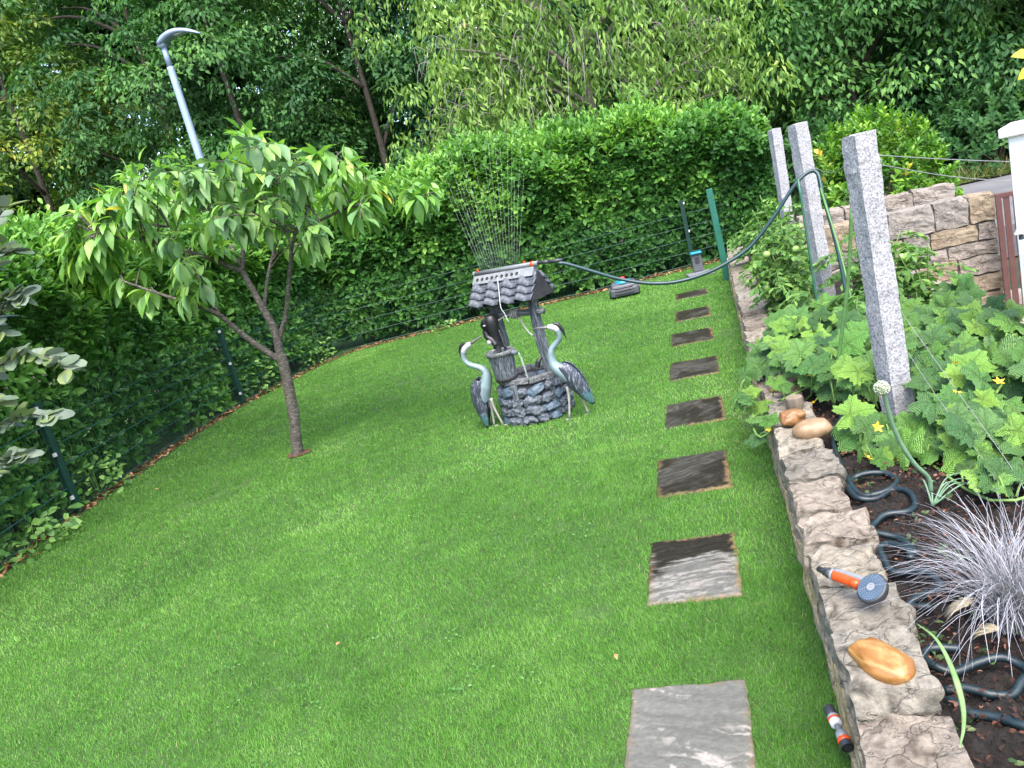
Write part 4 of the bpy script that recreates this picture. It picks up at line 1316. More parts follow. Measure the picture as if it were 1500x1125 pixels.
# fan of water jets
jets = MB()
rj = np.random.default_rng(12)
c25, s25 = math.cos(R(-25)), math.sin(R(-25))
for k in range(19):
    u = k / 18
    x0 = -.24 + .40 * u
    ang = R(-15 + 34 * u + rj.normal(0, .7))
    p0 = np.array([-1.60 + x0 * c25, 6.16 + x0 * s25, 1.264])
    d = np.array([math.sin(ang) * c25, math.sin(ang) * s25 + .10, math.cos(ang)])
    T = np.linspace(0, 1, 26)
    path = p0 + d * (T * 3.0)[:, None] + np.array([0, .25, -.55]) * (T ** 2)[:, None]
    path[:, 0] += rj.normal(0, .03) * T ** 2
    solid = int(rj.integers(6, 12))
    jets.tube(path[:solid + 1], np.linspace(.0008, .0004, solid + 1), 4)
    for i in range(solid, 25):
        if rj.random() < .18 * (1 - .6 * (i - solid) / (25 - solid)):
            f = rj.random() * .6
            q = path[i] + (path[i + 1] - path[i]) * f
            jets.tube([q, q + (path[i + 1] - path[i]) * rj.uniform(.15, .5)], .0006, 4)
jo = jets.build('water_jets', mj, None, True)
tag(jo, 'fan of thin water jets rising from the sprinkler bar', 'water spray', kind='stuff')
dr = MB()
for k in range(520):
    t = rj.random()
    ang = R(-18 + 36 * rj.random())
    rr = 2.4 + 1.1 * rj.random()
    c = np.array([-1.6 + math.sin(ang) * rr * 1.2 - .5 * rj.random() - .25, 6.5 + rj.uniform(-.3, .5), 1.26 + math.cos(ang) * rr * .95 - .5 * rj.random()])
    r_ = rj.uniform(.0022, .0042)
    dr.add([c + np.array(v) * r_ for v in ((1, 0, 0), (-1, 0, 0), (0, 1, 0), (0, -1, 0), (0, 0, 2.4), (0, 0, -2.4))], [(0, 2, 4), (2, 1, 4), (1, 3, 4), (3, 0, 4), (2, 0, 5), (1, 2, 5), (3, 1, 5), (0, 3, 5)])
tag(dr.build('water_drops', mj, None, True), 'cloud of falling water drops high above the sprinkler', 'water spray', kind='stuff')

# ================================================================== HERONS
m_hblue = P('heron_pale_blue', [(.3, (.10, .155, .172)), (.7, (.20, .265, .285))], 10, .42, .2, 60, .002)
m_hwhite = P('heron_white', (.36, .38, .38), 20, .4, .1)
m_hblack = P('heron_black', (.010, .011, .014), 20, .4, .1)
m_hbeak = P('heron_beak', [(.3, (.06, .058, .06)), (.7, (.13, .12, .12))], 20, .4, .2)
m_hleg = P('heron_leg', [(.3, (.20, .20, .185)), (.7, (.32, .315, .29))], 20, .5, .2)
m_hwing = P('heron_slate_wing', [(.38, (.018, .022, .034)), (.55, (.05, .06, .085)), (.66, (.25, .28, .31))], 60, .45, .6, 50, .004, stretch=(1.6, 1.6, .35))
m_hteal = P('heron_teal_feather', [(.3, (.03, .085, .095)), (.7, (.085, .17, .185))], 34, .45, .4, 50, .003, stretch=(1, 1, .35))

def sweep(path, rad, n=14, res=6, flat=.8):
    p = cat_rom([(x, 0, z) for x, z in path], res)
    r_ = np.interp(np.linspace(0, len(rad) - 1, len(p)), range(len(rad)), rad)
    return p, r_

def heron(label, loc, path, rad, head, beak, crest, wing, legs, group, split):
    root = thing('heron_figure', label, 'heron', loc, 0, group)
    p, r_ = sweep(path, rad)
    b = MB().tube(p, r_, 16, flat=.85)
    # colour: white belly/head patch by face position along the path
    nring = len(p) - 1
    b.M = [1 if (f // 16) > nring * split or (f // 16) < 4 else 0 for f in range(nring * 16)] + [0, 1]
    b.build('body', [m_hblue, m_hwhite], root, True)
    hx, hz = head
    bx, bz = beak
    d = nrmz(np.array([bx - hx, 0, bz - hz]))
    s = np.array([hx, 0, hz]) + d * .018
    e = np.array([bx, 0, bz])
    MB().tube([s, s + (e - s) * .35, s + (e - s) * .75, e], [.021, .016, .009, .002], 10, flat=.7).build('beak', m_hbeak, root, True)
    for sy in (-1, 1):
        MB().lathe([(.0045, -.003), (.0045, .002), (.001, .004)], n=10, cap=False).build('eye', m_hblack, root, True).matrix_local = Matrix.Translation((hx + d[0] * .012, sy * .0215, hz + d[2] * .012 + .004)) @ Matrix.Rotation(-sy * math.pi / 2, 4, 'X')
    cr = cat_rom([(x, 0, z) for x, z in crest], 5)
    MB().tube(cr, np.interp(np.linspace(0, 1, len(cr)), [0, .3, 1], [.010, .012, .002]), 8, flat=1.5).build('crest', m_hblack, root, True)
    # folded wings: shells on both sides
    wp_ = np.array(wing, float)      # centreline x,z and half width
    for sy in (-1, 1):
        q = cat_rom([(x, 0, z) for x, z, w, y in wp_], 5)
        ww = np.interp(np.linspace(0, len(wp_) - 1, len(q)), range(len(wp_)), wp_[:, 2])
        yo = np.interp(np.linspace(0, len(wp_) - 1, len(q)), range(len(wp_)), wp_[:, 3])
        V, F, Mi = [], [], []
        tn = nrmz(np.gradient(q, axis=0))
        nn_ = 10
        for i in range(len(q)):
            side = np.array([-tn[i][2], 0, tn[i][0]])
            for j in range(nn_ + 1):
                v = -1 + 2 * j / nn_
                bul = yo[i] * math.sqrt(max(0, 1 - .8 * v * v))
                V.append(q[i] + side * v * ww[i] + np.array([0, sy * bul, 0]))
        for i in range(len(q) - 1):
            for j in range(nn_):
                f = (i * (nn_ + 1) + j, i * (nn_ + 1) + j + 1, (i + 1) * (nn_ + 1) + j + 1, (i + 1) * (nn_ + 1) + j)
                F.append(f if sy < 0 else f[::-1])
                t = i / (len(q) - 1)
                edge = (j == 0) if wing[0][0] > wing[-1][0] else (j == nn_ - 1)
                edge = j in ((nn_ - 1,) if label.startswith('left') else (0,))
                Mi.append(2 if (edge and t > .25) or t > .93 else (1 if t > .66 + .06 * math.sin(j * 2.4) else 0))
        me = mk_mesh('wing', V, F, [m_hwing, m_hteal, m_hblack], True, Mi)
        o = put('wing', me, root)
        sol = o.modifiers.new('thick', 'SOLIDIFY')
        sol.thickness = .006
    for k, (a, kn, ft) in enumerate(legs):
        lo_ = MB().tube(cat_rom([a, kn, ft], 4), np.interp(np.linspace(0, 1, 9), [0, .45, .5, .55, 1], [.017, .009, .011, .009, .009]), 8).build('leg', m_hleg, root, True)
        fb = MB()
        f0_ = np.array(ft)
        for an in (-.5, 0, .5, math.pi):
            dd = .035 if an != math.pi else .02
            sgn = 1 if beak[0] > head[0] else -1
            fb.tube([f0_, f0_ + np.array([sgn * math.cos(an) * dd, math.sin(an) * dd, .004 - f0_[2] * .9])], [.006, .003], 6)
        fb.build('foot', m_hleg, lo_, True)
    return root

# left heron: coordinates relative to (-1.95, 6.0)
heron('left heron figure stretching its beak up to the pump, dark slate wing', (-1.95, 6.0, 0),
      [(-.065, .055), (-.058, .16), (-.040, .27), (-.005, .36), (.025, .425), (.03, .475), (.0, .515), (-.045, .54), (-.09, .565), (-.118, .605), (-.118, .655), (-.095, .695), (-.055, .722), (-.028, .733)],
      [.012, .040, .062, .066, .052, .037, .030, .026, .024, .024, .026, .031, .030, .018], (-.06, .72), (.09, .782),
      [(-.075, .745), (-.115, .725), (-.137, .68), (-.135, .62), (-.112, .585)],
      [(-.035, .425, .03, .055), (-.058, .36, .062, .062), (-.070, .26, .066, .058), (-.072, .16, .050, .045), (-.073, .075, .028, .03), (-.074, .015, .008, .012)],
      [((.015, 0, .25), (.025, -.004, .16), (.066, -.01, .004)), ((-.005, .02, .22), (-.01, .02, .12), (-.022, .02, .004))], 'pair of heron figures beside the well', .80)
heron('right heron figure facing left with raised head, in front of the well', (-1.25, 5.86, 0),
      [(.15, .135), (.105, .215), (.055, .305), (-.005, .385), (-.050, .43), (-.072, .475), (-.075, .53), (-.055, .585), (-.012, .625), (.022, .66), (.026, .705), (.010, .74), (-.02, .757), (-.05, .764)],
      [.012, .038, .060, .066, .055, .042, .034, .029, .026, .025, .026, .030, .030, .018], (-.015, .757), (-.165, .775),
      [(.0, .778), (.035, .765), (.058, .725), (.068, .685), (.075, .652)],
      [(-.012, .45, .03, .055), (.020, .40, .060, .064), (.065, .32, .066, .060), (.105, .235, .052, .048), (.142, .155, .030, .03), (.168, .095, .008, .012)],
      [((-.005, 0, .27), (-.012, -.005, .17), (-.045, -.01, .004)), ((.06, .02, .22), (.085, .03, .14), (.105, .04, .004))], 'pair of heron figures beside the well', .80)

# ================================================================== GRANITE POSTS AND WIRES
wall['kind'] = 'thing'
edging['kind'] = 'thing'
m_gran = P('split_granite', [(.30, (.0837, .0837, .0933)), (.42, (.2033, .2033, .2189)), (.55, (.3229, .3229, .3409)), (.75, (.4784, .4784, .4904))], 95, .85, .9, 40, .012, detail=8)
def granite(label, loc, h, w, rz, lean, seed):
    nz_, ns_ = 46, 7
    V, F = [], []
    for i in range(nz_ + 1):
        z = h * i / nz_
        ring = []
        for s_ in range(4):
            for j in range(ns_):
                t = -1 + 2 * j / ns_
                ring.append([(t, -1), (1, t), (-t, 1), (-1, -t)][s_])
        for x, y in ring:
            V.append((x * w / 2, y * w / 2, z))
    n_ = 4 * ns_
    for i in range(nz_):
        for j in range(n_):
            F.append((i * n_ + j, i * n_ + (j + 1) % n_, (i + 1) * n_ + (j + 1) % n_, (i + 1) * n_ + j))
    top = len(V)
    V.append((0, 0, h + .004))
    for j in range(n_):
        F.append((nz_ * n_ + j, nz_ * n_ + (j + 1) % n_, top))
    V = np.array(V)
    d = nrmz(V * [1, 1, 0] + 1e-6)
    k = (fbm(V * 14 + seed, seed, 5) - .5) * .022 + (fbm(V * [5, 5, 3] + seed, seed + 8, 2) - .5) * .010
    V = V + d * k[:, None]
    V[:, 2] += np.where(V[:, 2] > h * .99, (fbm(V * 20, seed, 3) - .5) * .014, 0)
    me = mk_mesh('granite_post', V, F, m_gran)
    o = put('granite_post', me, None, loc, (lean[0], lean[1], rz))
    return tag(o, label, 'post', 'granite posts in the vegetable bed')
granite('thick rough granite post nearest the camera, standing among cucumber leaves', (.735, 3.97, .18), 1.50, .104, R(24), (0, R(-.6)), 1)
granite('middle rough granite post, behind the arching hose', (.815, 6.60, .18), 1.60, .102, R(28), (0, R(-1.0)), 2)
granite('slimmest granite post, farthest away near the back hedge', (.860, 9.30, .18), 1.60, .100, R(20), (0, R(.8)), 3)
m_wire = P('galvanised_wire', (.26, .265, .27), 20, .4, 0, metal=.5)
tube_thing('tension_wire', 'upper steel wire from the near granite post to the white pillar', 'wire', [(.775, 4.02, 1.573), (1.16, 4.25, 1.452), (1.56, 4.50, 1.335)], .0022, m_wire, 6, 4)
tube_thing('tension_wire', 'lower steel wire from the near granite post to the white pillar', 'wire', [(.775, 4.02, 1.534), (1.16, 4.25, 1.37), (1.56, 4.50, 1.236)], .0022, m_wire, 6, 4)
tube_thing('tension_wire', 'sagging wire between the near and middle granite posts', 'wire', [(.70, 3.98, 1.57), (.76, 5.2, 1.46), (.81, 6.56, 1.48)], .0022, m_wire, 6, 4)
tube_thing('tension_wire', 'lower wire slanting down through the cucumber leaves right of near post', 'wire', [(.78, 3.96, .88), (.86, 3.55, .62), (.92, 3.1, .40), (.94, 2.95, .30)], .0013, m_wire, 6, 4)
tube_thing('tension_wire', 'second slanting wire over the cucumber leaves, closer to the near post', 'wire', [(.76, 3.92, .74), (.82, 3.55, .52), (.88, 3.1, .34), (.90, 2.95, .28)], .0012, m_wire, 6, 4)
m_stake = P('green_stake', [(.3, (.05, .13, .03)), (.7, (.09, .20, .05))], 30, .5, .2)
m_stake2 = P('green_spiral_steel', (.02, .10, .06), 30, .4, .0)
tube_thing('plant_stake', 'straight light green stem stake left of the near granite post', 'stake', [(.715, 4.3, 1.36), (.635, 4.3, .93), (.50, 4.3, .40), (.48, 4.3, .25)], .0095, m_stake, 8, 4)
tube_thing('plant_stake', 'dark green metal stake leaning at the middle granite post', 'stake', [(.665, 5.95, 1.42), (.662, 5.93, .9), (.655, 5.9, .26)], .008, m_stake2, 8, 4)
tube_thing('plant_stake', 'thin green stake right of the middle post under the hose loop', 'stake', [(.80, 5.95, 1.32), (.82, 5.6, .85), (.83, 5.4, .27)], .007, m_stake, 8, 4)

# ================================================================== CUCUMBER PLANTS
m_cuke = [obj_leaf_mat('cucumber_leaf_a', [(0, (0.056, 0.163, 0.032)), (1, (0.137, 0.285, 0.057))], .42, .2, .5, .6),
          obj_leaf_mat('cucumber_leaf_b', [(0, (0.081, 0.217, 0.032)), (1, (0.209, 0.380, 0.057))], .42, .2, .5, .6),
          obj_leaf_mat('cucumber_leaf_c', [(0, (0.035, 0.109, 0.028)), (1, (0.097, 0.204, 0.053))], .42, .2, .5, .6)]
m_stem = P('cucumber_stem', [(.3, (.09, .19, .04)), (.7, (.16, .28, .06))], 20, .6, .2)
m_yflower = P('yellow_petal', (.78, .52, .02), 20, .6, 0)
def add_veins(m):
    t = m.node_tree
    tc = t.nodes.new('ShaderNodeTexCoord')
    sx = t.nodes.new('ShaderNodeSeparateXYZ')
    t.links.new(tc.outputs['Object'], sx.inputs[0])
    def mth(op, a, b=None):
        n = t.nodes.new('ShaderNodeMath')
        n.operation = op
        for i, v in enumerate((a, b)):
            if v is None:
                continue
            if isinstance(v, (int, float)):
                n.inputs[i].default_value = v
            else:
                t.links.new(v, n.inputs[i])
        return n.outputs[0]
    yy = mth('SUBTRACT', sx.outputs[1], .12)
    an = mth('ARCTAN2', sx.outputs[0], yy)
    sn = mth('ABSOLUTE', mth('SINE', mth('MULTIPLY', an, 2.5)))
    rr = mth('SQRT', mth('ADD', mth('MULTIPLY', sx.outputs[0], sx.outputs[0]), mth('MULTIPLY', yy, yy)))
    d = mth('MULTIPLY', sn, rr)
    vein = mth('SUBTRACT', 1.0, mth('MINIMUM', mth('MULTIPLY', d, 70.0), 1.0))
    rib = mth('MULTIPLY', mth('ABSOLUTE', mth('SINE', mth('MULTIPLY', mth('ADD', rr, mth('MULTIPLY', sn, .10)), 75.0))), .35)
    b = t.nodes['Principled BSDF']
    src = b.inputs['Base Color'].links[0].from_socket
    mx = t.nodes.new('ShaderNodeMix')
    mx.data_type = 'RGBA'
    t.links.new(mth('MULTIPLY', vein, .6), mx.inputs[0])
    t.links.new(src, mx.inputs[6])
    mx.inputs[7].default_value = (.20, .34, .12, 1)
    t.links.new(mx.outputs[2], b.inputs['Base Color'])
    bp = t.nodes.new('ShaderNodeBump')
    bp.inputs['Strength'].default_value = .9
    bp.inputs['Distance'].default_value = .012
    nz2 = noise_node(t, 16, 3)
    t.links.new(mth('ADD', mth('SUBTRACT', mth('MULTIPLY', nz2, 1.2), vein), rib), bp.inputs['Height'])
    t.links.new(bp.outputs[0], b.inputs['Normal'])
for m_ in m_cuke:
    add_veins(m_)
def cuke_mesh(k, mat):
    r = np.random.default_rng(800 + k)
    nb = 40
    V = [(0, 0, 0)]
    rings = (.45, 1.0)
    for q in rings:
        for j in range(nb):
            a = 2 * math.pi * j / nb               # 0 = tip direction (+y)
            lobe = .40 + .075 * math.cos(5 * a) + .06 * math.cos(a) + .02 * math.cos(3 * a)
            notch = 1 - .62 * math.exp(-((abs(a - math.pi)) / .22) ** 2)
            jag = 1 + (.075 * (1 if j % 2 else -1) if q == 1.0 else 0) + r.normal(0, .015)
            R_ = lobe * notch * q * jag
            x, y = math.sin(a) * R_, math.cos(a) * R_
            vein = .03 * math.cos(5 * a)
            z = .045 * math.sin(q * 2.6) + vein * q - .20 * R_ ** 2 * (1.4 if q == 1 else 1) + r.normal(0, .022) * q
            V.append((x, y + .12, z))
    F = [(0, 1 + (j + 1) % nb, 1 + j) for j in range(nb)]
    F += [(1 + j, 1 + (j + 1) % nb, 1 + nb + (j + 1) % nb, 1 + nb + j) for j in range(nb)]
    V[0] = (0, .12, -.01)
    return mk_mesh('cucumber_leaf', V, F, mat, True)
cuke_me = [cuke_mesh(k, m_cuke[k % 3]) for k in range(6)]
fl = MB()
for j in range(5):
    a = j * 2 * math.pi / 5
    fl.add([(0, 0, 0), (.012 * math.cos(a - .5), .012 * math.sin(a - .5), .006), (.024 * math.cos(a), .024 * math.sin(a), .010), (.012 * math.cos(a + .5), .012 * math.sin(a + .5), .006)], [(0, 1, 2, 3)])
flower_me = mk_mesh('cucumber_flower', fl.V, fl.F, m_yflower)

def cucumber(label, root_xy, boxes, seed, flowers):
    r = np.random.default_rng(seed)
    root = thing('cucumber_plant', label, 'plant', (root_xy[0], root_xy[1], .26), 0, 'cucumber plants in the bed')
    rx, ry, rz_ = root_xy[0], root_xy[1], .26
    vines = MB()
    for (x0, x1, y0, y1, z0, z1, n, s0, s1) in boxes:
        pts = np.column_stack([r.uniform(x0, x1, n), r.uniform(y0, y1, n), r.uniform(z0, z1, n)])
        # vine through the box
        order = np.argsort(pts[:, 1])
        vp_ = [(rx, ry, rz_)] + [tuple(pts[i] * [1, 1, .62] + [0, 0, .07]) for i in order[::max(1, n // 5)]]
        vines.tube(cat_rom(np.array(vp_) - np.array([rx, ry, rz_]), 4), .006, 6)
        for p in pts:
            if abs(p[0] - .735 * p[1] / 3.97) < .13 and 3.3 < p[1] < 3.97 and p[2] > .33:
                p[2] = .33
            s = r.uniform(s0 * .75, s1 * .98)
            yaw_ = r.uniform(0, 6.28)
            o = bpy.data.objects.new('leaf', cuke_me[r.integers(0, 6)])
            link(o, root)
            tilt = Matrix.Rotation(R(r.normal(30, 14)), 4, 'X') @ Matrix.Rotation(R(r.normal(0, 22)), 4, 'Y')
            o.matrix_local = Matrix.Translation((p[0] - rx, p[1] - ry, p[2] - rz_)) @ tilt @ Matrix.Rotation(yaw_, 4, 'Z') @ Matrix.Scale(s, 4)
            b = p - np.array([rx, ry, rz_])
            e = b * np.array([1, 1, .3]) + np.array([r.normal(0, .04), r.normal(0, .04), .02])
            vines.tube([e, (b + e) / 2 + np.array([0, .01, .02]), b + np.array([0, 0, -.004])], .0042, 5)
    v = vines.build('stems', m_stem, root, True)
    v['kind'] = 'stuff'
    for (x, y, z) in flowers:
        o = put('flower', flower_me, root, (x - rx, y - ry, z - rz_), (R(r.uniform(20, 70)), R(r.uniform(-30, 30)), r.uniform(0, 6)), (1.15, 1.15, 1.15))
    return root
cucumber('cucumber plant spilling over the wall beside the log slice and pebbles', (.52, 4.9), [(.16, .55, 4.25, 5.7, .42, .56, 62, .13, .22), (.42, .80, 4.05, 5.9, .36, .54, 72, .15, .25), (.05, .30, 4.3, 5.2, .34, .46, 9, .12, .18), (.00, .16, 4.0, 4.9, .24, .40, 11, .13, .20)], 1,
         [(.13, 4.10, .30), (.36, 4.0, .44), (.20, 4.45, .40), (.40, 4.3, .5), (.17, 4.35, .36)])
cucumber('cucumber plant with big leaves between the near granite post and white pillar', (1.1, 4.6), [(.82, 1.50, 3.7, 5.6, .36, .53, 135, .16, .27), (1.1, 1.55, 4.6, 5.8, .36, .52, 38, .16, .26)], 2,
         [(.95, 3.75, .60), (1.1, 3.7, .50), (.88, 3.5, .55)])
cucumber('low front cucumber plant above the hose loops and onion', (.70, 3.75), [(.46, 1.12, 3.42, 3.85, .33, .46, 52, .13, .24), (.80, 1.30, 3.0, 3.5, .32, .44, 40, .14, .24)], 3,
         [(.55, 3.48, .46), (.62, 3.70, .52), (.48, 3.40, .36)])

# ================================================================== TOMATO PLANTS
m_tom = leaf_mat('tomato_leaf', [(0, (.04, .11, .025)), (.5, (.08, .19, .04)), (1, (.18, .31, .07))], .55, .3, .3)
m_tomstem = P('tomato_stem', [(.3, (.08, .15, .04)), (.7, (.14, .22, .06))], 20, .7, .2)
m_tomato = P('green_tomato', (.22, .36, .09), 20, .3, 0)
def tomato(label, loc, h, spread, nst, seed, fruits=3, cat='tomato plant'):
    r = np.random.default_rng(seed)
    root = thing('tomato_plant', label, 'plant', loc, 0, 'tomato plants in the bed')
    st = MB()
    P0, A0, N0, L0 = [], [], [], []
    for s in range(nst):
        dx, dy = r.normal(0, spread * .5, 2)
        hh = h * r.uniform(.65, 1.05)
        c = cat_rom([(r.normal(0, .03), r.normal(0, .03), 0), (dx * .4, dy * .4, hh * .45), (dx, dy, hh)], 8)
        st.tube(c, np.linspace(.009, .004, len(c)), 6)
        for f in range(12):
            t = .15 + .85 * (f + r.random()) / 12
            b = c[int(t * (len(c) - 1))]
            a = r.uniform(0, 6.28)
            L = r.uniform(.14, .28)
            d = np.array([math.cos(a), math.sin(a), .35])
            fr = np.array([b + d * L * q - np.array([0, 0, .35 * L * q * q * 1.6]) for q in np.linspace(0, 1, 7)])
            st.tube(fr, .0028, 4)
            for q in range(1, 7):
                td = nrmz(fr[q] - fr[q - 1])
                sd_ = nrmz(np.cross(td, [0, 0, 1]))
                for sg in (-1, 1):
                    P0.append(fr[q]); A0.append(td * .5 + sd_ * sg + [0, 0, -.2] + r.normal(0, .2, 3)); N0.append(np.array([0, 0, 1]) + r.normal(0, .35, 3)); L0.append(r.uniform(.045, .085))
                    P0.append(fr[q] - td * .02); A0.append(td * .2 + sd_ * sg + r.normal(0, .3, 3)); N0.append(np.array([0, 0, 1]) + r.normal(0, .4, 3)); L0.append(r.uniform(.02, .04))
            P0.append(fr[-1]); A0.append(nrmz(fr[-1] - fr[-2])); N0.append(np.array([0, 0, 1]) + r.normal(0, .3, 3)); L0.append(r.uniform(.06, .09))
    st_o = st.build('stems', m_tomstem, root, True)
    st_o['kind'] = 'stuff'
    P0, A0, N0, L0 = map(np.array, (P0, A0, N0, L0))
    fo = leaf_cloud('foliage', P0, A0, N0, L0, L0 * rng.uniform(.42, .58, len(L0)), T_LAUREL, m_tom, root)
    fo['kind'] = 'stuff'
    for q in range(fruits):
        put('tomato', stone_mesh('tomato', (.05, .05, .045), m_tomato, None, 6, .95, .001, 4, q, 0, smooth=True), root, (r.normal(0, spread * .6), -spread * .6 + r.normal(0, .04), h * r.uniform(.35, .7)))
    return root
tomato('bushy tomato plant against the wall, left of the middle granite post', (.60, 6.9, .25), .86, .30, 6, 11)
tomato('tomato plant in front of the slim far granite post', (.68, 8.1, .25), .98, .30, 6, 12)
tomato('tomato plant sprawling low over the wall in front of the middle post', (.62, 6.0, .25), .42, .34, 5, 13, 1)
tomato('tomato plant between the middle and near granite posts', (1.08, 6.2, .25), .72, .28, 6, 14, 2)
tomato('airy tomato plant in front of the mortared stone wall', (1.42, 6.1, .25), .74, .34, 4, 15, 0)
tomato('pale tomato plant at the far end of the bed by the hedge', (.55, 9.6, .25), .75, .32, 6, 16, 0)

# ================================================================== ONION
m_onion = P('onion_stalk', [(.3, (.08, .16, .09)), (.7, (.15, .25, .15))], 20, .5, .1)
m_ball = P('onion_floret', [(.3, (.24, .30, .18)), (.7, (.46, .50, .38))], 30, .7, 0)
on = thing('onion_plant', 'onion plant with bent stalk and round white flower head below the granite post', 'plant', (.64, 3.06, .27))
base = np.array([.64, 3.06, .27])
MB().tube(cat_rom(np.array([(.640, 3.055, .33), (.636, 3.05, .392), (.589, 3.02, .469), (.548, 3.0, .567), (.521, 2.98, .674), (.509, 2.96, .764), (.501, 2.95, .800)]) - base, 5), .0085, 8).build('stalk', m_onion, on, True)
fb = MB()
for i in range(170):
    t = i + .5
    ph = math.acos(1 - 2 * t / 170)
    th = math.pi * (1 + 5 ** .5) * t
    d = np.array([math.cos(th) * math.sin(ph), math.sin(th) * math.sin(ph), math.cos(ph)])
    c = np.array([.501, 2.95, .812]) - base + d * rng.uniform(.019, .027)
    fb.add([c + np.array(v) * .0045 for v in ((1, 0, 0), (-1, 0, 0), (0, 1, 0), (0, -1, 0), (0, 0, 1), (0, 0, -1))], [(0, 2, 4), (2, 1, 4), (1, 3, 4), (3, 0, 4), (2, 0, 5), (1, 2, 5), (3, 1, 5), (0, 3, 5)])
    fb.tube([np.array([.501, 2.95, .812]) - base, c], .0012, 3, cap=False)
fo_ = fb.build('flower_head', m_ball, on, True)
fo_['kind'] = 'stuff'
for k in range(7):
    a = rng.uniform(-.3, 1.6)
    L = rng.uniform(.2, .42)
    MB().tube(cat_rom([(0, 0, .0), (math.cos(a) * L * .4, math.sin(a) * L * .3, .07), (math.cos(a) * L, math.sin(a) * L * .6, .03)], 5), np.linspace(.0045, .0012, 11), 6).build('leaf_blade', m_onion, on, True)
# pale green strap leaf lying over the wall
m_strap = P('strap_leaf', [(.3, (.09, .18, .05)), (.7, (.19, .28, .11))], 20, .5, .1)
tag(MB().tube(cat_rom([(.36, 2.10, .40), (.385, 2.00, .415), (.392, 1.90, .40), (.385, 1.80, .375), (.36, 1.70, .385), (.33, 1.62, .40)], 6), np.interp(np.linspace(0, 1, 31), [0, .5, 1], [.002, .008, .002]), 6, flat=.2).build('strap_leaf', m_strap, None, True), 'long pale green strap leaf arching over the near wall stones', 'leaf')

# ================================================================== SILVER GRASS
m_silver = leaf_mat('silver_blade', [(0, (.1224, .1224, .1428)), (.5, (.255, .255, .2856)), (1, (.459, .459, .4896))], .5, .12, .3, 1.0)
sg_root = thing('silver_grass', 'clump of silvery grey ornamental grass at the right edge', 'plant', (.645, 2.25, .27))
Vv_, Ff_, Tt_ = [], [], []
rs = np.random.default_rng(3)
for k in range(560):
    a = rs.uniform(0, 6.28)
    b0 = np.array([rs.normal(0, .028), rs.normal(0, .028), 0])
    L = rs.uniform(.26, .58)
    out = rs.uniform(.30, 1.0)
    hz = L * (1 - .25 * out)
    w = rs.uniform(.0011, .0024)
    dirh = np.array([math.cos(a), math.sin(a), 0])
    side = np.array([-math.sin(a), math.cos(a), 0])
    i0 = len(Vv_)
    wig = rs.normal(0, .13)
    for q in range(8):
        t = q / 7
        p = b0 + dirh * (out * L * .85 * t ** 1.4) + np.array([0, 0, hz * (t - .72 * out * t ** 3)]) + side * wig * t * t
        ww = w * (1 - .8 * t)
        Vv_ += [p - side * ww, p + side * ww]
    for q in range(7):
        Ff_.append((i0 + 2 * q, i0 + 2 * q + 1, i0 + 2 * q + 3, i0 + 2 * q + 2))
    Tt_ += [np.clip(rs.normal(.5, .25), 0, 1)] * 7
so_ = put('blades', mk_mesh('blades', Vv_, Ff_, m_silver, True, tint=Tt_), sg_root)
so_['kind'] = 'stuff'
m_straw = P('dry_straw', [(.3, (.22, .18, .11)), (.7, (.38, .33, .23))], 40, .9, .5, 80, .004, stretch=(6, 6, .6))
for (x, y, z, rz2, s) in ((-.115, -.02, .05, 2.6, 1.0), (-.085, -.115, .02, 2.2, 1.0), (.06, -.06, .09, .5, .8)):
    tb = MB()
    for k in range(70):
        sp_ = rs.normal(0, .30)
        L = rs.uniform(.06, .105)
        p0 = np.array([rs.normal(0, .004), rs.normal(0, .006), .05])
        d = np.array([math.cos(sp_) * .7, math.sin(sp_) * .55, -.55])
        tb.tube([p0, p0 + d * L * .6 + np.array([0, 0, .01]), p0 + d * L], [.003, .003, .001], 4)
    o = tb.build('straw_tuft', m_straw, sg_root, True)
    o.location = (x, y, z)
    o.rotation_euler = (0, 0, rz2)
    o.scale = (s, s, s)
    o['kind'] = 'stuff'

# ================================================================== MORTARED STONE WALLS, GATE, PILLAR
m_sand = vcol_mat('quarried_sandstone', .9, 1.0, 30, .25, None, .45, 5)
m_mort = P('wall_mortar', [(.3, (.09, .078, .068)), (.7, (.15, .13, .115))], 30, .95, .6)
SAND = [((.23, .1932, .161), (.3312, .2898, .2484), (.1656, .1334, .1104)), ((.2162, .1932, .1702), (.3128, .2852, .253), (.1564, .138, .1196)), ((.2576, .2024, .138), (.3404, .276, .2024), (.184, .138, .092)), ((.2392, .2024, .1748), (.3496, .3082, .2714), (.1748, .1426, .1196))]
def mortared(label, x0, x1, y, z0, z1, seed, course, thick=.26):
    r = random.Random(seed)
    root = thing('stone_wall', label, 'wall', (x0, y, z0))
    root['kind'] = 'thing'
    MB().box((.02, .03, 0), (x1 - x0 - .02, thick - .03, z1 - z0 - .03)).build('mortar', m_mort, root)
    z = 0
    k = 0
    while z < z1 - z0 - .04:
        ch = min(r.uniform(*course), z1 - z0 - z)
        if z1 - z0 - z - ch < .08:
            ch = z1 - z0 - z
        x = -.02
        while x < x1 - x0 - .05:
            L = min(r.uniform(.22, .48), x1 - x0 - x)
            if x1 - x0 - x - L < .12:
                L = x1 - x0 - x
            me = stone_mesh('wall_stone', (L - .014, thick, ch - .014), m_sand, SAND[r.randrange(4)], 8, .04, .022, 13, seed * 50 + k, .012, 1.6)
            put('wall_stone', me, root, (x + L / 2, thick / 2 + r.uniform(-.012, .012), z + ch / 2), (r.uniform(-.02, .02), 0, r.uniform(-.02, .02)))
            x += L
            k += 1
        z += ch
    return root
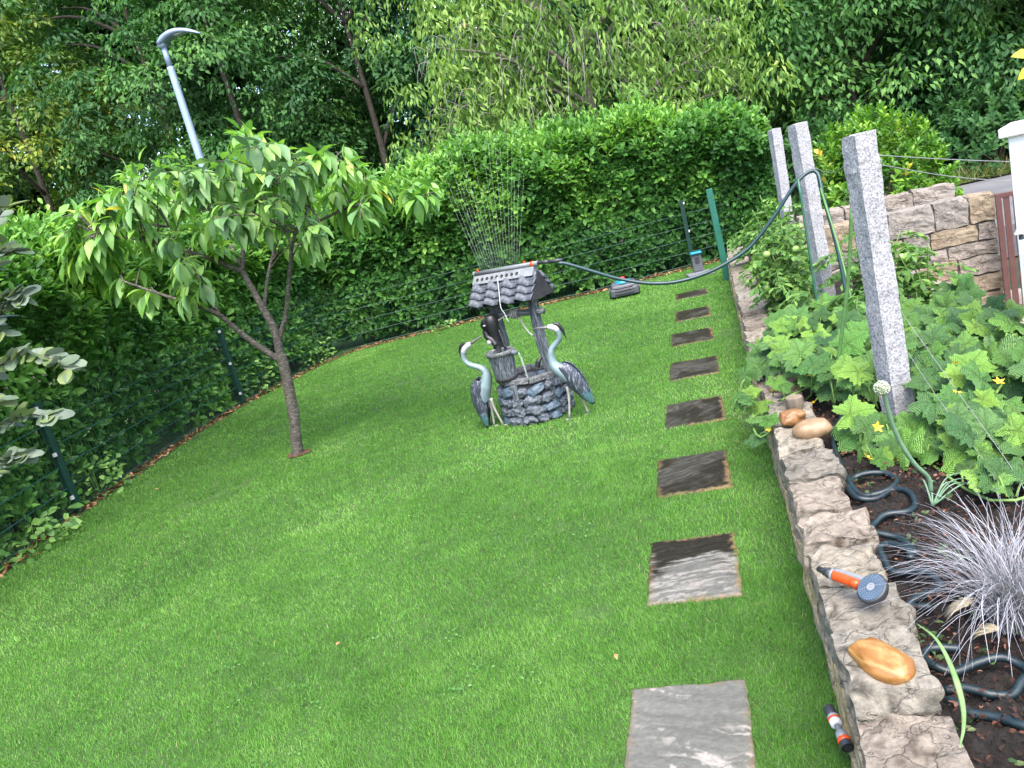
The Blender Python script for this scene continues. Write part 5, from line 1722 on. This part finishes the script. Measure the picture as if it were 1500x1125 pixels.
mortared('pinkish mortared stone wall beside the brown gate', 1.02, 2.49, 7.95, -.42, .79, 3, (.13, .21))
mortared('lower rear stone wall behind the gate wall, below the yellowish bush', .98, 2.50, 9.10, -.45, .815, 4, (.13, .20))
m_gate = P('red_brown_paint', [(.3, (.075, .032, .028)), (.7, (.10, .043, .037))], 20, .4, .1)
gt = thing('gate', 'red-brown metal slat gate between the stone wall and white pillar', 'gate', (2.44, 7.80, -.28), R(-8))
for (lo, hi) in (((0, -.02, 0), (.045, .02, 1.06)), ((1.0, -.02, 0), (1.045, .02, 1.06)), ((.045, -.018, 1.02), (1.0, .018, 1.06)), ((.045, -.018, .0), (1.0, .018, .04))):
    MB().box(lo, hi).build('frame_bar', m_gate, gt, bevel=.003)
slat_me = None
for k in range(13):
    b = MB().box((0, -.010, .04), (.046, .010, 1.02))
    if slat_me is None:
        slat_me = mk_mesh('slat', b.V, b.F, m_gate)
    put('slat', slat_me, gt, (.060 + k * .0715, 0, 0))
m_plast = P('white_render', [(.3, (.74, .75, .78)), (.7, (.82, .83, .85))], 6, .9, .25, 90, .004)
m_cap = P('concrete_cap', [(.3, (.42, .40, .37)), (.7, (.58, .56, .52))], 14, .9, .4)
pl = thing('white_pillar', 'white rendered wall pillar with grey cap at the right edge', 'pillar', (1.49, 4.50, -.45), R(-26))
MB().box((0, 0, 0), (1.3, .34, 1.925)).build('wall', m_plast, pl, bevel=.006)
MB().box((-.035, -.035, 1.925), (1.335, .375, 1.972)).build('cap', m_cap, pl, bevel=.006)
m_glass, tg, bg = new_mat('shelf_glass')
bg.inputs['Base Color'].default_value = (.42, .46, .46, 1)
bg.inputs['Roughness'].default_value = .08
bg.inputs['Transmission Weight'].default_value = .25
bg.inputs['Specular IOR Level'].default_value = .8
gs = thing('glass_shelf', 'small frosted glass panel on a white bracket beside the white pillar', 'shelf', (1.40, 4.28, 1.03))
gsh = MB()
gsh.add([(0, -.02, 0), (.5, -.12, 0), (.5, .16, .0), (.06, .12, .0), (0, -.02, .008), (.5, -.12, .008), (.5, .16, .008), (.06, .12, .008)], [(3, 2, 1, 0), (4, 5, 6, 7), (0, 1, 5, 4), (1, 2, 6, 5), (2, 3, 7, 6), (3, 0, 4, 7)])
gsh.build('panel', m_glass, gs)
MB().tube([(.0, -.022, .004), (.5, -.122, .004)], .006, 6).build('edge_rail', m_white, gs)
MB().tube([(.03, -.015, -.006), (.03, -.015, -.028)], .011, 10).build('bracket', m_dgrey, gs)
MB().tube([(.09, .06, -.006), (.09, .205, -.02)], .008, 8).build('bracket_arm', m_white, gs)

# ================================================================== STREET LAMP
m_lamp = P('lamp_blue_grey', [(.3, (.21, .28, .40)), (.7, (.28, .36, .48))], 4, .4, 0, metal=.2)
m_lens = P('lamp_lens', (.52, .54, .55), 10, .2, 0)
la_ = thing('street_lamp', 'tall blue-grey street lamp with flat curved head above the hedge', 'street lamp', (-10.22, 16.0, -.1))
MB().lathe([(.11, 0), (.10, 1.0), (.075, 6.15), (.072, 6.2)], n=16).build('pole', m_lamp, la_, True)
MB().lathe([(.06, 6.2), (.058, 6.62)], n=14).build('spigot', m_lamp, la_, True)
MB().tube([(0, -.09, 6.66), (0, .09, 6.66)], .075, 14).build('hinge', m_lamp, la_, True)
V, F = [], []
npr = 16
for i in range(npr + 1):
    t = i / npr
    x = -.06 + 1.0 * t
    zc = 6.70 + .16 * math.sin(math.pi * t * .95) - .10 * t
    th_ = .015 + .075 * (1 - t) ** .7 * min(1, t * 6 + .4)
    wv_ = .10 + .09 * math.sin(math.pi * min(1, t * 1.1 + .12))
    if i == npr:
        wv_ *= .5
    for (y, z) in ((-wv_, -th_ * .3), (-wv_ * .7, th_ * .7), (0, th_), (wv_ * .7, th_ * .7), (wv_, -th_ * .3), (wv_ * .6, -th_), (-wv_ * .6, -th_)):
        V.append((x, y, zc + z))
for i in range(npr):
    for j in range(7):
        F.append((i * 7 + j, i * 7 + (j + 1) % 7, (i + 1) * 7 + (j + 1) % 7, (i + 1) * 7 + j))
F += [tuple(range(6, -1, -1)), tuple(npr * 7 + j for j in range(7))]
hd_ = put('lamp_head', mk_mesh('lamp_head', V, F, m_lamp, True), la_)
MB().box((.35, -.09, 6.735), (.72, .09, 6.755)).build('lens', m_lens, hd_)

# ================================================================== ROBOT MOWER, STATION, GREEN POST
mw = thing('robot_mower', 'grey robotic lawn mower with turquoise ring and red button by the hedge', 'robot mower', (-1.285, 11.40, 0), R(6))
V, F = rough_block((.40, .34, .19), 9, .22, .0, 4, 1)
V[:, 2] += .125
V[:, 0] *= 1 - .12 * (V[:, 2] - .1) / .1
V[:, 2] -= .03 * (V[:, 1] < -.1) * (V[:, 2] > .15)
put('body', mk_mesh('body', V, F, P('mower_grey', (.07, .075, .09), 20, .45, 0), True), mw)
for z in (.07, .11, .15):
    MB().tube(cat_rom([(-.175, -.14, z), (-.1, -.178, z + .004), (.1, -.178, z + .004), (.175, -.14, z)], 4), .006, 6).build('groove', m_dgrey, mw, True)
MB().lathe([(.115, .205), (.110, .236), (.066, .240), (.066, .21)], n=24, cap=False).build('turquoise_ring', m_teal, mw, True)
MB().lathe([(.064, .21), (.058, .252), (.001, .256)], n=20, cap=False).build('control_knob', m_dgrey, mw, True)
MB().lathe([(.040, .252), (.036, .285), (.001, .29)], n=16, cap=False).build('stop_button', P('red_button', (.55, .03, .02), 10, .4), mw, True)
for s in (-1, 1):
    w_ = MB().tube([(s * .19, .06, .085), (s * .222, .06, .085)], .085, 20).build('wheel', m_dgrey, mw, True)
    MB().tube([(s * .222, .06, .085), (s * .226, .06, .085)], .04, 14).build('hub', m_lgrey, w_)
cs = thing('charging_station', 'grey mower charging station with turquoise top beside the green post', 'charging station', (-.215, 12.02, 0), R(10))
MB().box((-.19, -.32, .0), (.16, .06, .035)).build('base_plate', m_lgrey, cs, bevel=.012)
MB().box((-.075, .0, .035), (.075, .07, .30)).build('tower', P('station_grey', (.08, .083, .098), 20, .5, 0), cs, bevel=.015)
MB().box((-.085, -.035, .302), (.085, .078, .335)).build('cap', m_teal, cs, bevel=.012)
MB().box((-.03, -.012, .17), (.03, .001, .26)).build('contact', m_dgrey, cs, bevel=.004)
m_tp = P('green_painted_steel', [(.3, (.010, .085, .060)), (.7, (.016, .115, .082))], 10, .4, .1)
tp = MB()
tp.box((-.042, -.018, -.05), (.042, .018, 1.24))
tp.box((-.008, .0185, -.05), (.008, .05, 1.235))
tp_o = tp.build('green_post', m_tp, None, bevel=.004)
tp_o.location = (.150, 10.92, 0)
tp_o.rotation_euler = (0, R(-1.5), R(12))
tag(tp_o, 'tall free-standing dark green steel post at the end of the stone wall', 'post')
tag(MB().tube([(.19, 10.9, .17), (.33, 10.88, .20)], .012, 8).build('wall_pipe', m_white, None, True), 'short white pipe stub at the far end of the stone wall', 'pipe')

# ================================================================== YOUNG CHERRY TREE
m_cbark = P('cherry_bark', [(.32, (.03, .026, .022)), (.5, (.075, .064, .054)), (.62, (.15, .135, .11)), (.75, (.25, .24, .20))], 26, .8, .8, 34, .01, stretch=(1, 1, 3.5))
CH = [(0, (.0712, .1811, .0362)), (.4, (.1228, .2781, .0517)), (.75, (.22, .4011, .0712)), (.94, (.3364, .4916, .0906)), (1, (.5821, .4657, .0776))]
m_cherry = leaf_mat('cherry_leaf', CH, .42, .30, .45)
m_cherry_one = [obj_leaf_mat('cherry_leaf_a', [(0, (.0862, .1898, .0552)), (1, (.1437, .2875, .0828))], .40, .28, .45),
                obj_leaf_mat('cherry_leaf_b', [(0, (.1207, .2472, .0633)), (1, (.23, .4025, .092))], .42, .3, .45),
                obj_leaf_mat('cherry_leaf_c', [(0, (.0782, .1725, .0633)), (1, (.1323, .2587, .0978))], .40, .26, .5)]
cherry_meshes = unit_leaf_mesh('cherry_leaf', T_CHERRY, m_cherry_one)
tree_base = np.array([-3.938, 6.18, 0.])
ct = thing('cherry_tree', 'young cherry tree with long drooping leaves standing on the lawn', 'tree', tuple(tree_base))
def tp_(x, z, dy=0.0):
    s = 1 + dy / 6.18
    return np.array([x * s, 6.18 + dy, 1.8 + (z - 1.8) * s]) - tree_base
trunk = MB().tube(cat_rom([tp_(-3.945, -.06), tp_(-3.938, .03), tp_(-3.90, .2), tp_(-3.853, .392), tp_(-3.80, .788), tp_(-3.79, .95)], 6), np.interp(np.linspace(0, 1, 31), [0, .06, .12, .5, 1], [.085, .068, .056, .050, .047]), 14).build('trunk', m_cbark, ct, True)
BR = [
    ([tp_(-3.80, .90), tp_(-3.775, 1.153), tp_(-3.816, 1.368, .05), tp_(-3.858, 1.557, .1), tp_(-3.90, 1.725, .12)], .040, .024),
    ([tp_(-3.80, .88), tp_(-4.075, 1.163, -.1), tp_(-4.256, 1.403, -.18), tp_(-4.482, 1.552, -.3), tp_(-4.772, 1.709, -.4), tp_(-5.1, 1.9, -.5)], .030, .008),
    ([tp_(-4.256, 1.403, -.18), tp_(-4.319, 1.687, -.1), tp_(-4.366, 1.933, 0), tp_(-4.45, 2.25, .1)], .018, .007),
    ([tp_(-3.90, 1.725, .12), tp_(-4.143, 1.883, .0), tp_(-4.392, 2.03, -.2), tp_(-4.75, 2.2, -.35), tp_(-5.2, 2.35, -.3)], .024, .007),
    ([tp_(-3.90, 1.725, .12), tp_(-3.786, 1.977, .2), tp_(-3.642, 2.145, .15), tp_(-3.55, 2.45, .2), tp_(-3.5, 2.75, .2)], .024, .006),
    ([tp_(-3.642, 2.145, .15), tp_(-3.481, 2.327, 0), tp_(-3.125, 2.348, -.2), tp_(-2.8, 2.4, -.3)], .016, .006),
    ([tp_(-3.78, 1.05), tp_(-3.613, 1.295, -.05), tp_(-3.44, 1.672, -.12), tp_(-3.305, 1.926, -.2), tp_(-3.1, 2.1, -.3)], .024, .010),
    ([tp_(-3.305, 1.926, -.2), tp_(-2.9, 2.0, -.1), tp_(-2.655, 2.02, 0), tp_(-2.378, 1.99, .05), tp_(-2.043, 1.92, .1)], .014, .005),
    ([tp_(-3.90, 1.725, .12), tp_(-3.95, 2.05, .5), tp_(-4.1, 2.35, .9), tp_(-4.2, 2.6, 1.2)], .020, .006),
    ([tp_(-3.816, 1.368, .05), tp_(-3.6, 1.75, .5), tp_(-3.3, 2.1, .9), tp_(-3.0, 2.3, 1.2)], .018, .006),
]
def roughen(o, amp, fr, seed):
    me = o.data
    co = np.empty(len(me.vertices) * 3, np.float32)
    me.vertices.foreach_get('co', co)
    co = co.reshape(-1, 3)
    d = np.stack([fbm(co * fr + 7.7 * q, seed + q, 3) - .5 for q in range(3)], 1)
    me.vertices.foreach_set('co', (co + d * 2 * amp).astype(np.float32).ravel())
    me.update()
roughen(trunk, .010, 26, 3)
nodes = []
for pts, r0_, r1_ in BR:
    c = cat_rom(pts, 6)
    roughen(MB().tube(c, np.linspace(r0_, r1_, len(c)), 8).build('branch', m_cbark, ct, True), .005, 30, 5)
    nodes.append(c[4:])
nodes = np.vstack(nodes)
# twig tips through an umbrella-shaped crown
rc = np.random.default_rng(44)
XS = [-5.75, -5.2, -4.8, -4.35, -3.95, -3.5, -3.1, -2.75, -2.4, -2.02]
ZT = [2.55, 2.62, 2.75, 2.92, 2.82, 2.84, 2.55, 2.48, 2.28, 2.08]
ZB = [1.95, 1.66, 1.46, 1.52, 1.80, 1.78, 1.56, 1.62, 1.80, 1.82]
tips = []
while len(tips) < 165:
    x = rc.uniform(-5.7, -2.05)
    if rc.random() > np.interp(x, [-5.6, -4.6, -3.0, -2.5, -2.0], [.6, 1, 1, .45, .45]):
        continue
    hw = np.interp(x, [-5.6, -4.6, -3.4, -2.6, -2.0], [.3, .9, 1.0, .55, .15])
    dy = rc.uniform(-hw, hw)
    q = 1 - (dy / 1.1) ** 2
    zt = np.interp(x, XS, ZT) - .25 * (1 - q)
    zb = np.interp(x, XS, ZB) + .10
    u = rc.random()
    z = zt - (zt - zb) * u ** 1.7
    tips.append(tp_(x, z, dy))
tips = np.array(tips)
tw = MB()
P0, A0, N0, L0 = [], [], [], []
for t_ in tips:
    dd = np.linalg.norm(nodes - t_ + np.array([0, 0, .15]), axis=1)
    b = nodes[np.argmin(dd)]
    mid = (b + t_) / 2 + np.array([0, 0, .06]) + rc.normal(0, .03, 3)
    c = cat_rom([b, mid, t_], 7)
    tw.tube(c, np.linspace(.008, .003, len(c)), 5)
    tdir = nrmz(t_ - mid + np.array([0, 0, .05]))
    nl = rc.integers(12, 19)
    ph = rc.uniform(0, 6.28)
    for k in range(nl):
        f = 1 - (k / nl) * min(.55, .40 / max(.2, np.linalg.norm(t_ - b)))
        p = c[min(len(c) - 1, int(round(f * (len(c) - 1))))] + rc.normal(0, .012, 3)
        a = ph + k * 2.4
        h_ = np.array([0, 0, 1.]) if abs(tdir[2]) < .9 else np.array([1., 0, 0])
        e1 = nrmz(np.cross(h_, tdir)); e2 = np.cross(tdir, e1)
        rad_ = e1 * math.cos(a) + e2 * math.sin(a)
        young = k < 4 and t_[2] > 2.2
        ax_d = tdir * (.9 if young else .35) + rad_ * .9 + np.array([0, 0, -.15 if young else rc.uniform(-1.15, -.45)])
        P0.append(p + rad_ * .012); A0.append(ax_d); N0.append(np.array([0, 0, 1.0]) + rad_ * .5 + rc.normal(0, .22, 3)); L0.append(rc.uniform(.13, .21) * (.75 if young else 1))
two = tw.build('twigs', m_cbark, ct, True)
two['kind'] = 'stuff'
P0, A0, N0, L0 = map(np.array, (P0, A0, N0, L0))
W0 = L0 * rc.uniform(.36, .46, len(L0))
tt = np.clip(rc.normal(.42, .2, len(L0)) + .12 * (P0[:, 2] - 2.1), 0, 1)
front = np.argsort(P0[:, 1] - .3 * L0 / .15 + .25 * rc.random(len(P0)))
pick = front[:300]
leaf_singles(ct, pick, P0, A0, N0, L0, W0, cherry_meshes)
kp = np.ones(len(P0), bool)
kp[pick] = False
fo = leaf_cloud('foliage', P0[kp], A0[kp], N0[kp], L0[kp], W0[kp], T_CHERRY, m_cherry, ct, tt[kp])
fo['kind'] = 'stuff'
bk_ = MB()
ring_pts = [(.115 * math.cos(a) * (1 + .2 * math.sin(3 * a)), .10 * math.sin(a), .006 + .012 * abs(math.sin(5 * a))) for a in np.linspace(0, 2 * math.pi, 25)]
V = [(0, 0, .02)] + ring_pts[:-1]
bk_.add(V, [(0, 1 + i, 1 + (i + 1) % 24) for i in range(24)])
o = bk_.build('tree_pit_soil', P('reddish_soil', [(.3, (.05, .022, .014)), (.7, (.12, .05, .03))], 40, .95, .8, 80, .01), None)
o.location = tuple(tree_base)
structure(o)

# ================================================================== QUINCE BRANCHES AT THE LEFT EDGE
m_quince = [obj_leaf_mat('grey_green_leaf_a', [(0, (.1054, .1488, .1054)), (1, (.1736, .217, .1674))], .55, .2, .35), obj_leaf_mat('grey_green_leaf_b', [(0, (.0806, .124, .0744)), (1, (.1364, .186, .124))], .55, .2, .35),
            obj_leaf_mat('grey_green_leaf_c', [(0, (.093, .155, .0558)), (1, (.186, .2356, .0868))], .55, .25, .35)]
T_ROUND = (np.array([(0, 0, 0), (-.42, .22, .03), (0, .25, -.03), (.42, .22, .03), (-.5, .55, .04), (0, .55, -.03), (.5, .55, .04), (-.3, .88, .0), (0, .9, -.04), (.3, .88, .0), (0, 1, -.05)]), T_CHERRY[1])
quince_meshes = unit_leaf_mesh('quince_leaf', T_ROUND, m_quince)
qt = thing('quince_shrub', 'quince shrub with round grey-green leaves reaching in at the left edge', 'shrub', (-4.75, 3.2, 0))
qb = np.array([-4.75, 3.2, 0])
QB = [[(-4.75, 3.2, 0), (-4.7, 3.2, .9), (-4.3, 3.2, 1.5), (-3.6, 3.2, 2.05), (-3.12, 3.2, 2.32)],
      [(-4.3, 3.2, 1.45), (-3.9, 3.2, 1.55), (-3.56, 3.2, 1.60), (-3.37, 3.2, 1.635), (-3.20, 3.18, 1.59), (-3.09, 3.16, 1.50)],
      [(-4.6, 3.2, 1.1), (-4.0, 3.2, 1.25), (-3.62, 3.18, 1.30), (-3.45, 3.16, 1.335), (-3.28, 3.15, 1.30)],
      [(-4.3, 3.2, 1.5), (-3.8, 3.2, 1.7), (-3.5, 3.25, 1.82), (-3.36, 3.25, 1.92), (-3.27, 3.25, 1.90)],
      [(-4.1, 3.2, 1.7), (-3.7, 3.2, 1.9), (-3.42, 3.22, 2.05), (-3.27, 3.22, 2.12), (-3.18, 3.2, 2.12)],
      [(-4.4, 3.3, 1.6), (-3.9, 3.3, 1.95), (-3.5, 3.3, 2.2), (-3.32, 3.3, 2.28)], [(-4.4, 3.1, 1.2), (-3.9, 3.1, 1.4), (-3.65, 3.1, 1.46), (-3.5, 3.1, 1.45)], [(-4.4, 3.2, 1.4), (-3.9, 3.2, 1.7), (-3.65, 3.2, 1.78), (-3.45, 3.2, 1.76)],
      [(-4.7, 3.2, .8), (-4.1, 3.2, 1.0), (-3.75, 3.15, 1.08), (-3.60, 3.1, 1.15), (-3.5, 3.1, 1.14)]]
P0, A0, N0, L0 = [], [], [], []
rq = np.random.default_rng(9)
for bi, b in enumerate(QB):
    c = cat_rom(b, 7) - qb
    MB().tube(c, np.linspace(.016 if bi == 0 else .008, .003, len(c)), 7).build('branch', m_cbark, qt, True)
    for k in range(6 if bi else 14, len(c), 1):
        for sgn in (-1, 1):
            if rq.random() < .12:
                continue
            td = nrmz(c[k] - c[k - 1])
            sdv = nrmz(np.cross(td, [0, 0, 1]))
            P0.append(c[k]); A0.append(td * .6 + sdv * sgn * .8 + np.array([.15, -.1, rq.normal(-.05, .35)])); N0.append(np.array([0, -.5, 1]) + rq.normal(0, .4, 3)); L0.append(rq.uniform(.07, .11))
P0, A0, N0, L0 = map(np.array, (P0, A0, N0, L0))
leaf_singles(qt, np.arange(len(P0)), P0, A0, N0, L0, L0 * rq.uniform(.62, .78, len(L0)), quince_meshes)

# ================================================================== SMALL PLANTS ALONG THE FENCE
m_ivy = leaf_mat('pale_ground_leaf', [(0, (.05, .13, .03)), (.5, (.10, .22, .05)), (1, (.20, .34, .09))], .5, .28, .35)
def ground_plant(label, loc, n, rad, h, L, seed):
    r = np.random.default_rng(seed)
    root = thing('leafy_plant', label, 'plant', loc, 0, 'leafy plants along the fence foot')
    a = r.uniform(0, 6.28, n)
    q = np.sqrt(r.random(n)) * rad
    p = np.column_stack([np.cos(a) * q * .8, np.sin(a) * q * 1.3, r.uniform(.02, h, n) * (1 - .5 * q / rad)])
    fo = leaf_cloud('foliage', p, np.column_stack([np.cos(a), np.sin(a), r.normal(0, .3, n)]) + r.normal(0, .3, (n, 3)) + [.3, -.3, 0], r.normal(0, .35, (n, 3)) + [.3, -.4, 1], L * r.uniform(.7, 1.2, n), L * r.uniform(.5, .8, n), T_LAUREL, m_ivy, root)
    fo['kind'] = 'stuff'
    st = MB()
    for k in range(12):
        i = r.integers(0, n)
        st.tube([(0, 0, 0), p[i] * [.6, .6, .5], p[i]], .0025, 4)
    s_ = st.build('stems', m_stem, root, True)
    s_['kind'] = 'stuff'
ground_plant('pale leafy plant climbing the fence beside the nearest fence post', (-5.99, 5.95, 0), 150, .24, .55, .07, 1)
ground_plant('low leafy plant at the left frame edge below the fence', (-5.62, 4.75, 0), 120, .30, .28, .08, 2)
ground_plant('yellow-green young shrub at the fence left of the cherry trunk', (-6.36, 9.6, 0), 130, .24, .95, .085, 3)
ground_plant('bluish leafy plant at the fence corner right of the cherry trunk', (-6.15, 11.0, 0), 150, .30, .7, .07, 4)
ground_plant('light green weed under the fence behind the left heron', (-4.35, 12.0, 0), 60, .22, .16, .07, 5)

# fallen leaves on the lawn
fl_me = mk_mesh('fallen_leaf', T_CHERRY[0] * [.5, 1, 1], T_CHERRY[1], P('tan_dead_leaf', (.34, .17, .07), 20, .7))
for k, (x, y, lab) in enumerate([(-1.95, 2.87, 'tan fallen leaf on the open lawn at lower left'), (-1.38, 5.62, 'tan fallen leaf on the grass below the right heron'), (-.62, 2.62, 'tiny orange fallen leaf left of the second slab'), (-5.20, 5.75, 'orange fallen leaf on the lawn near the left fence')]):
    tag(put('fallen_leaf', fl_me, None, (x, y, .035), (.2, .1, k * 1.7), (.034, .034, .034)), lab, 'leaf', 'fallen leaves on the lawn')
# yellow sprig at the right edge
m_yl = obj_leaf_mat('yellow_leaf', [(0, (.42, .42, .03)), (1, (.60, .52, .05))], .5, .3, .3)
ys = thing('yellow_sprig', 'bright yellow leaf sprig poking in at the upper right edge', 'sprig', (1.80, 4.95, 1.37))
yb = [(.15, 0, -.2), (.10, 0, .15), (.03, 0, .38), (-.03, 0, .49)]
MB().tube(cat_rom(yb, 4), .004, 6).build('stem', m_stem, ys, True)
ym = mk_mesh('yellow_leaf', T_CHERRY[0], T_CHERRY[1], m_yl, True)
YP = np.array([(-.02, 0, .47), (.03, 0, .49), (-.01, 0, .40), (.0, 0, .44), (.04, 0, .49), (.02, 0, .4), (.05, 0, .36)])
YA = np.array([(-1, -.2, .3), (-.3, 0, 1), (-.9, -.2, -.4), (.8, -.1, .5), (.4, -.3, .9), (.8, -.2, -.2), (-.7, .2, -.6)])
leaf_singles(ys, np.arange(7), YP, YA, np.tile(np.array([[.2, -1, .6]]), (7, 1)), np.full(7, .085), np.full(7, .06), [ym])
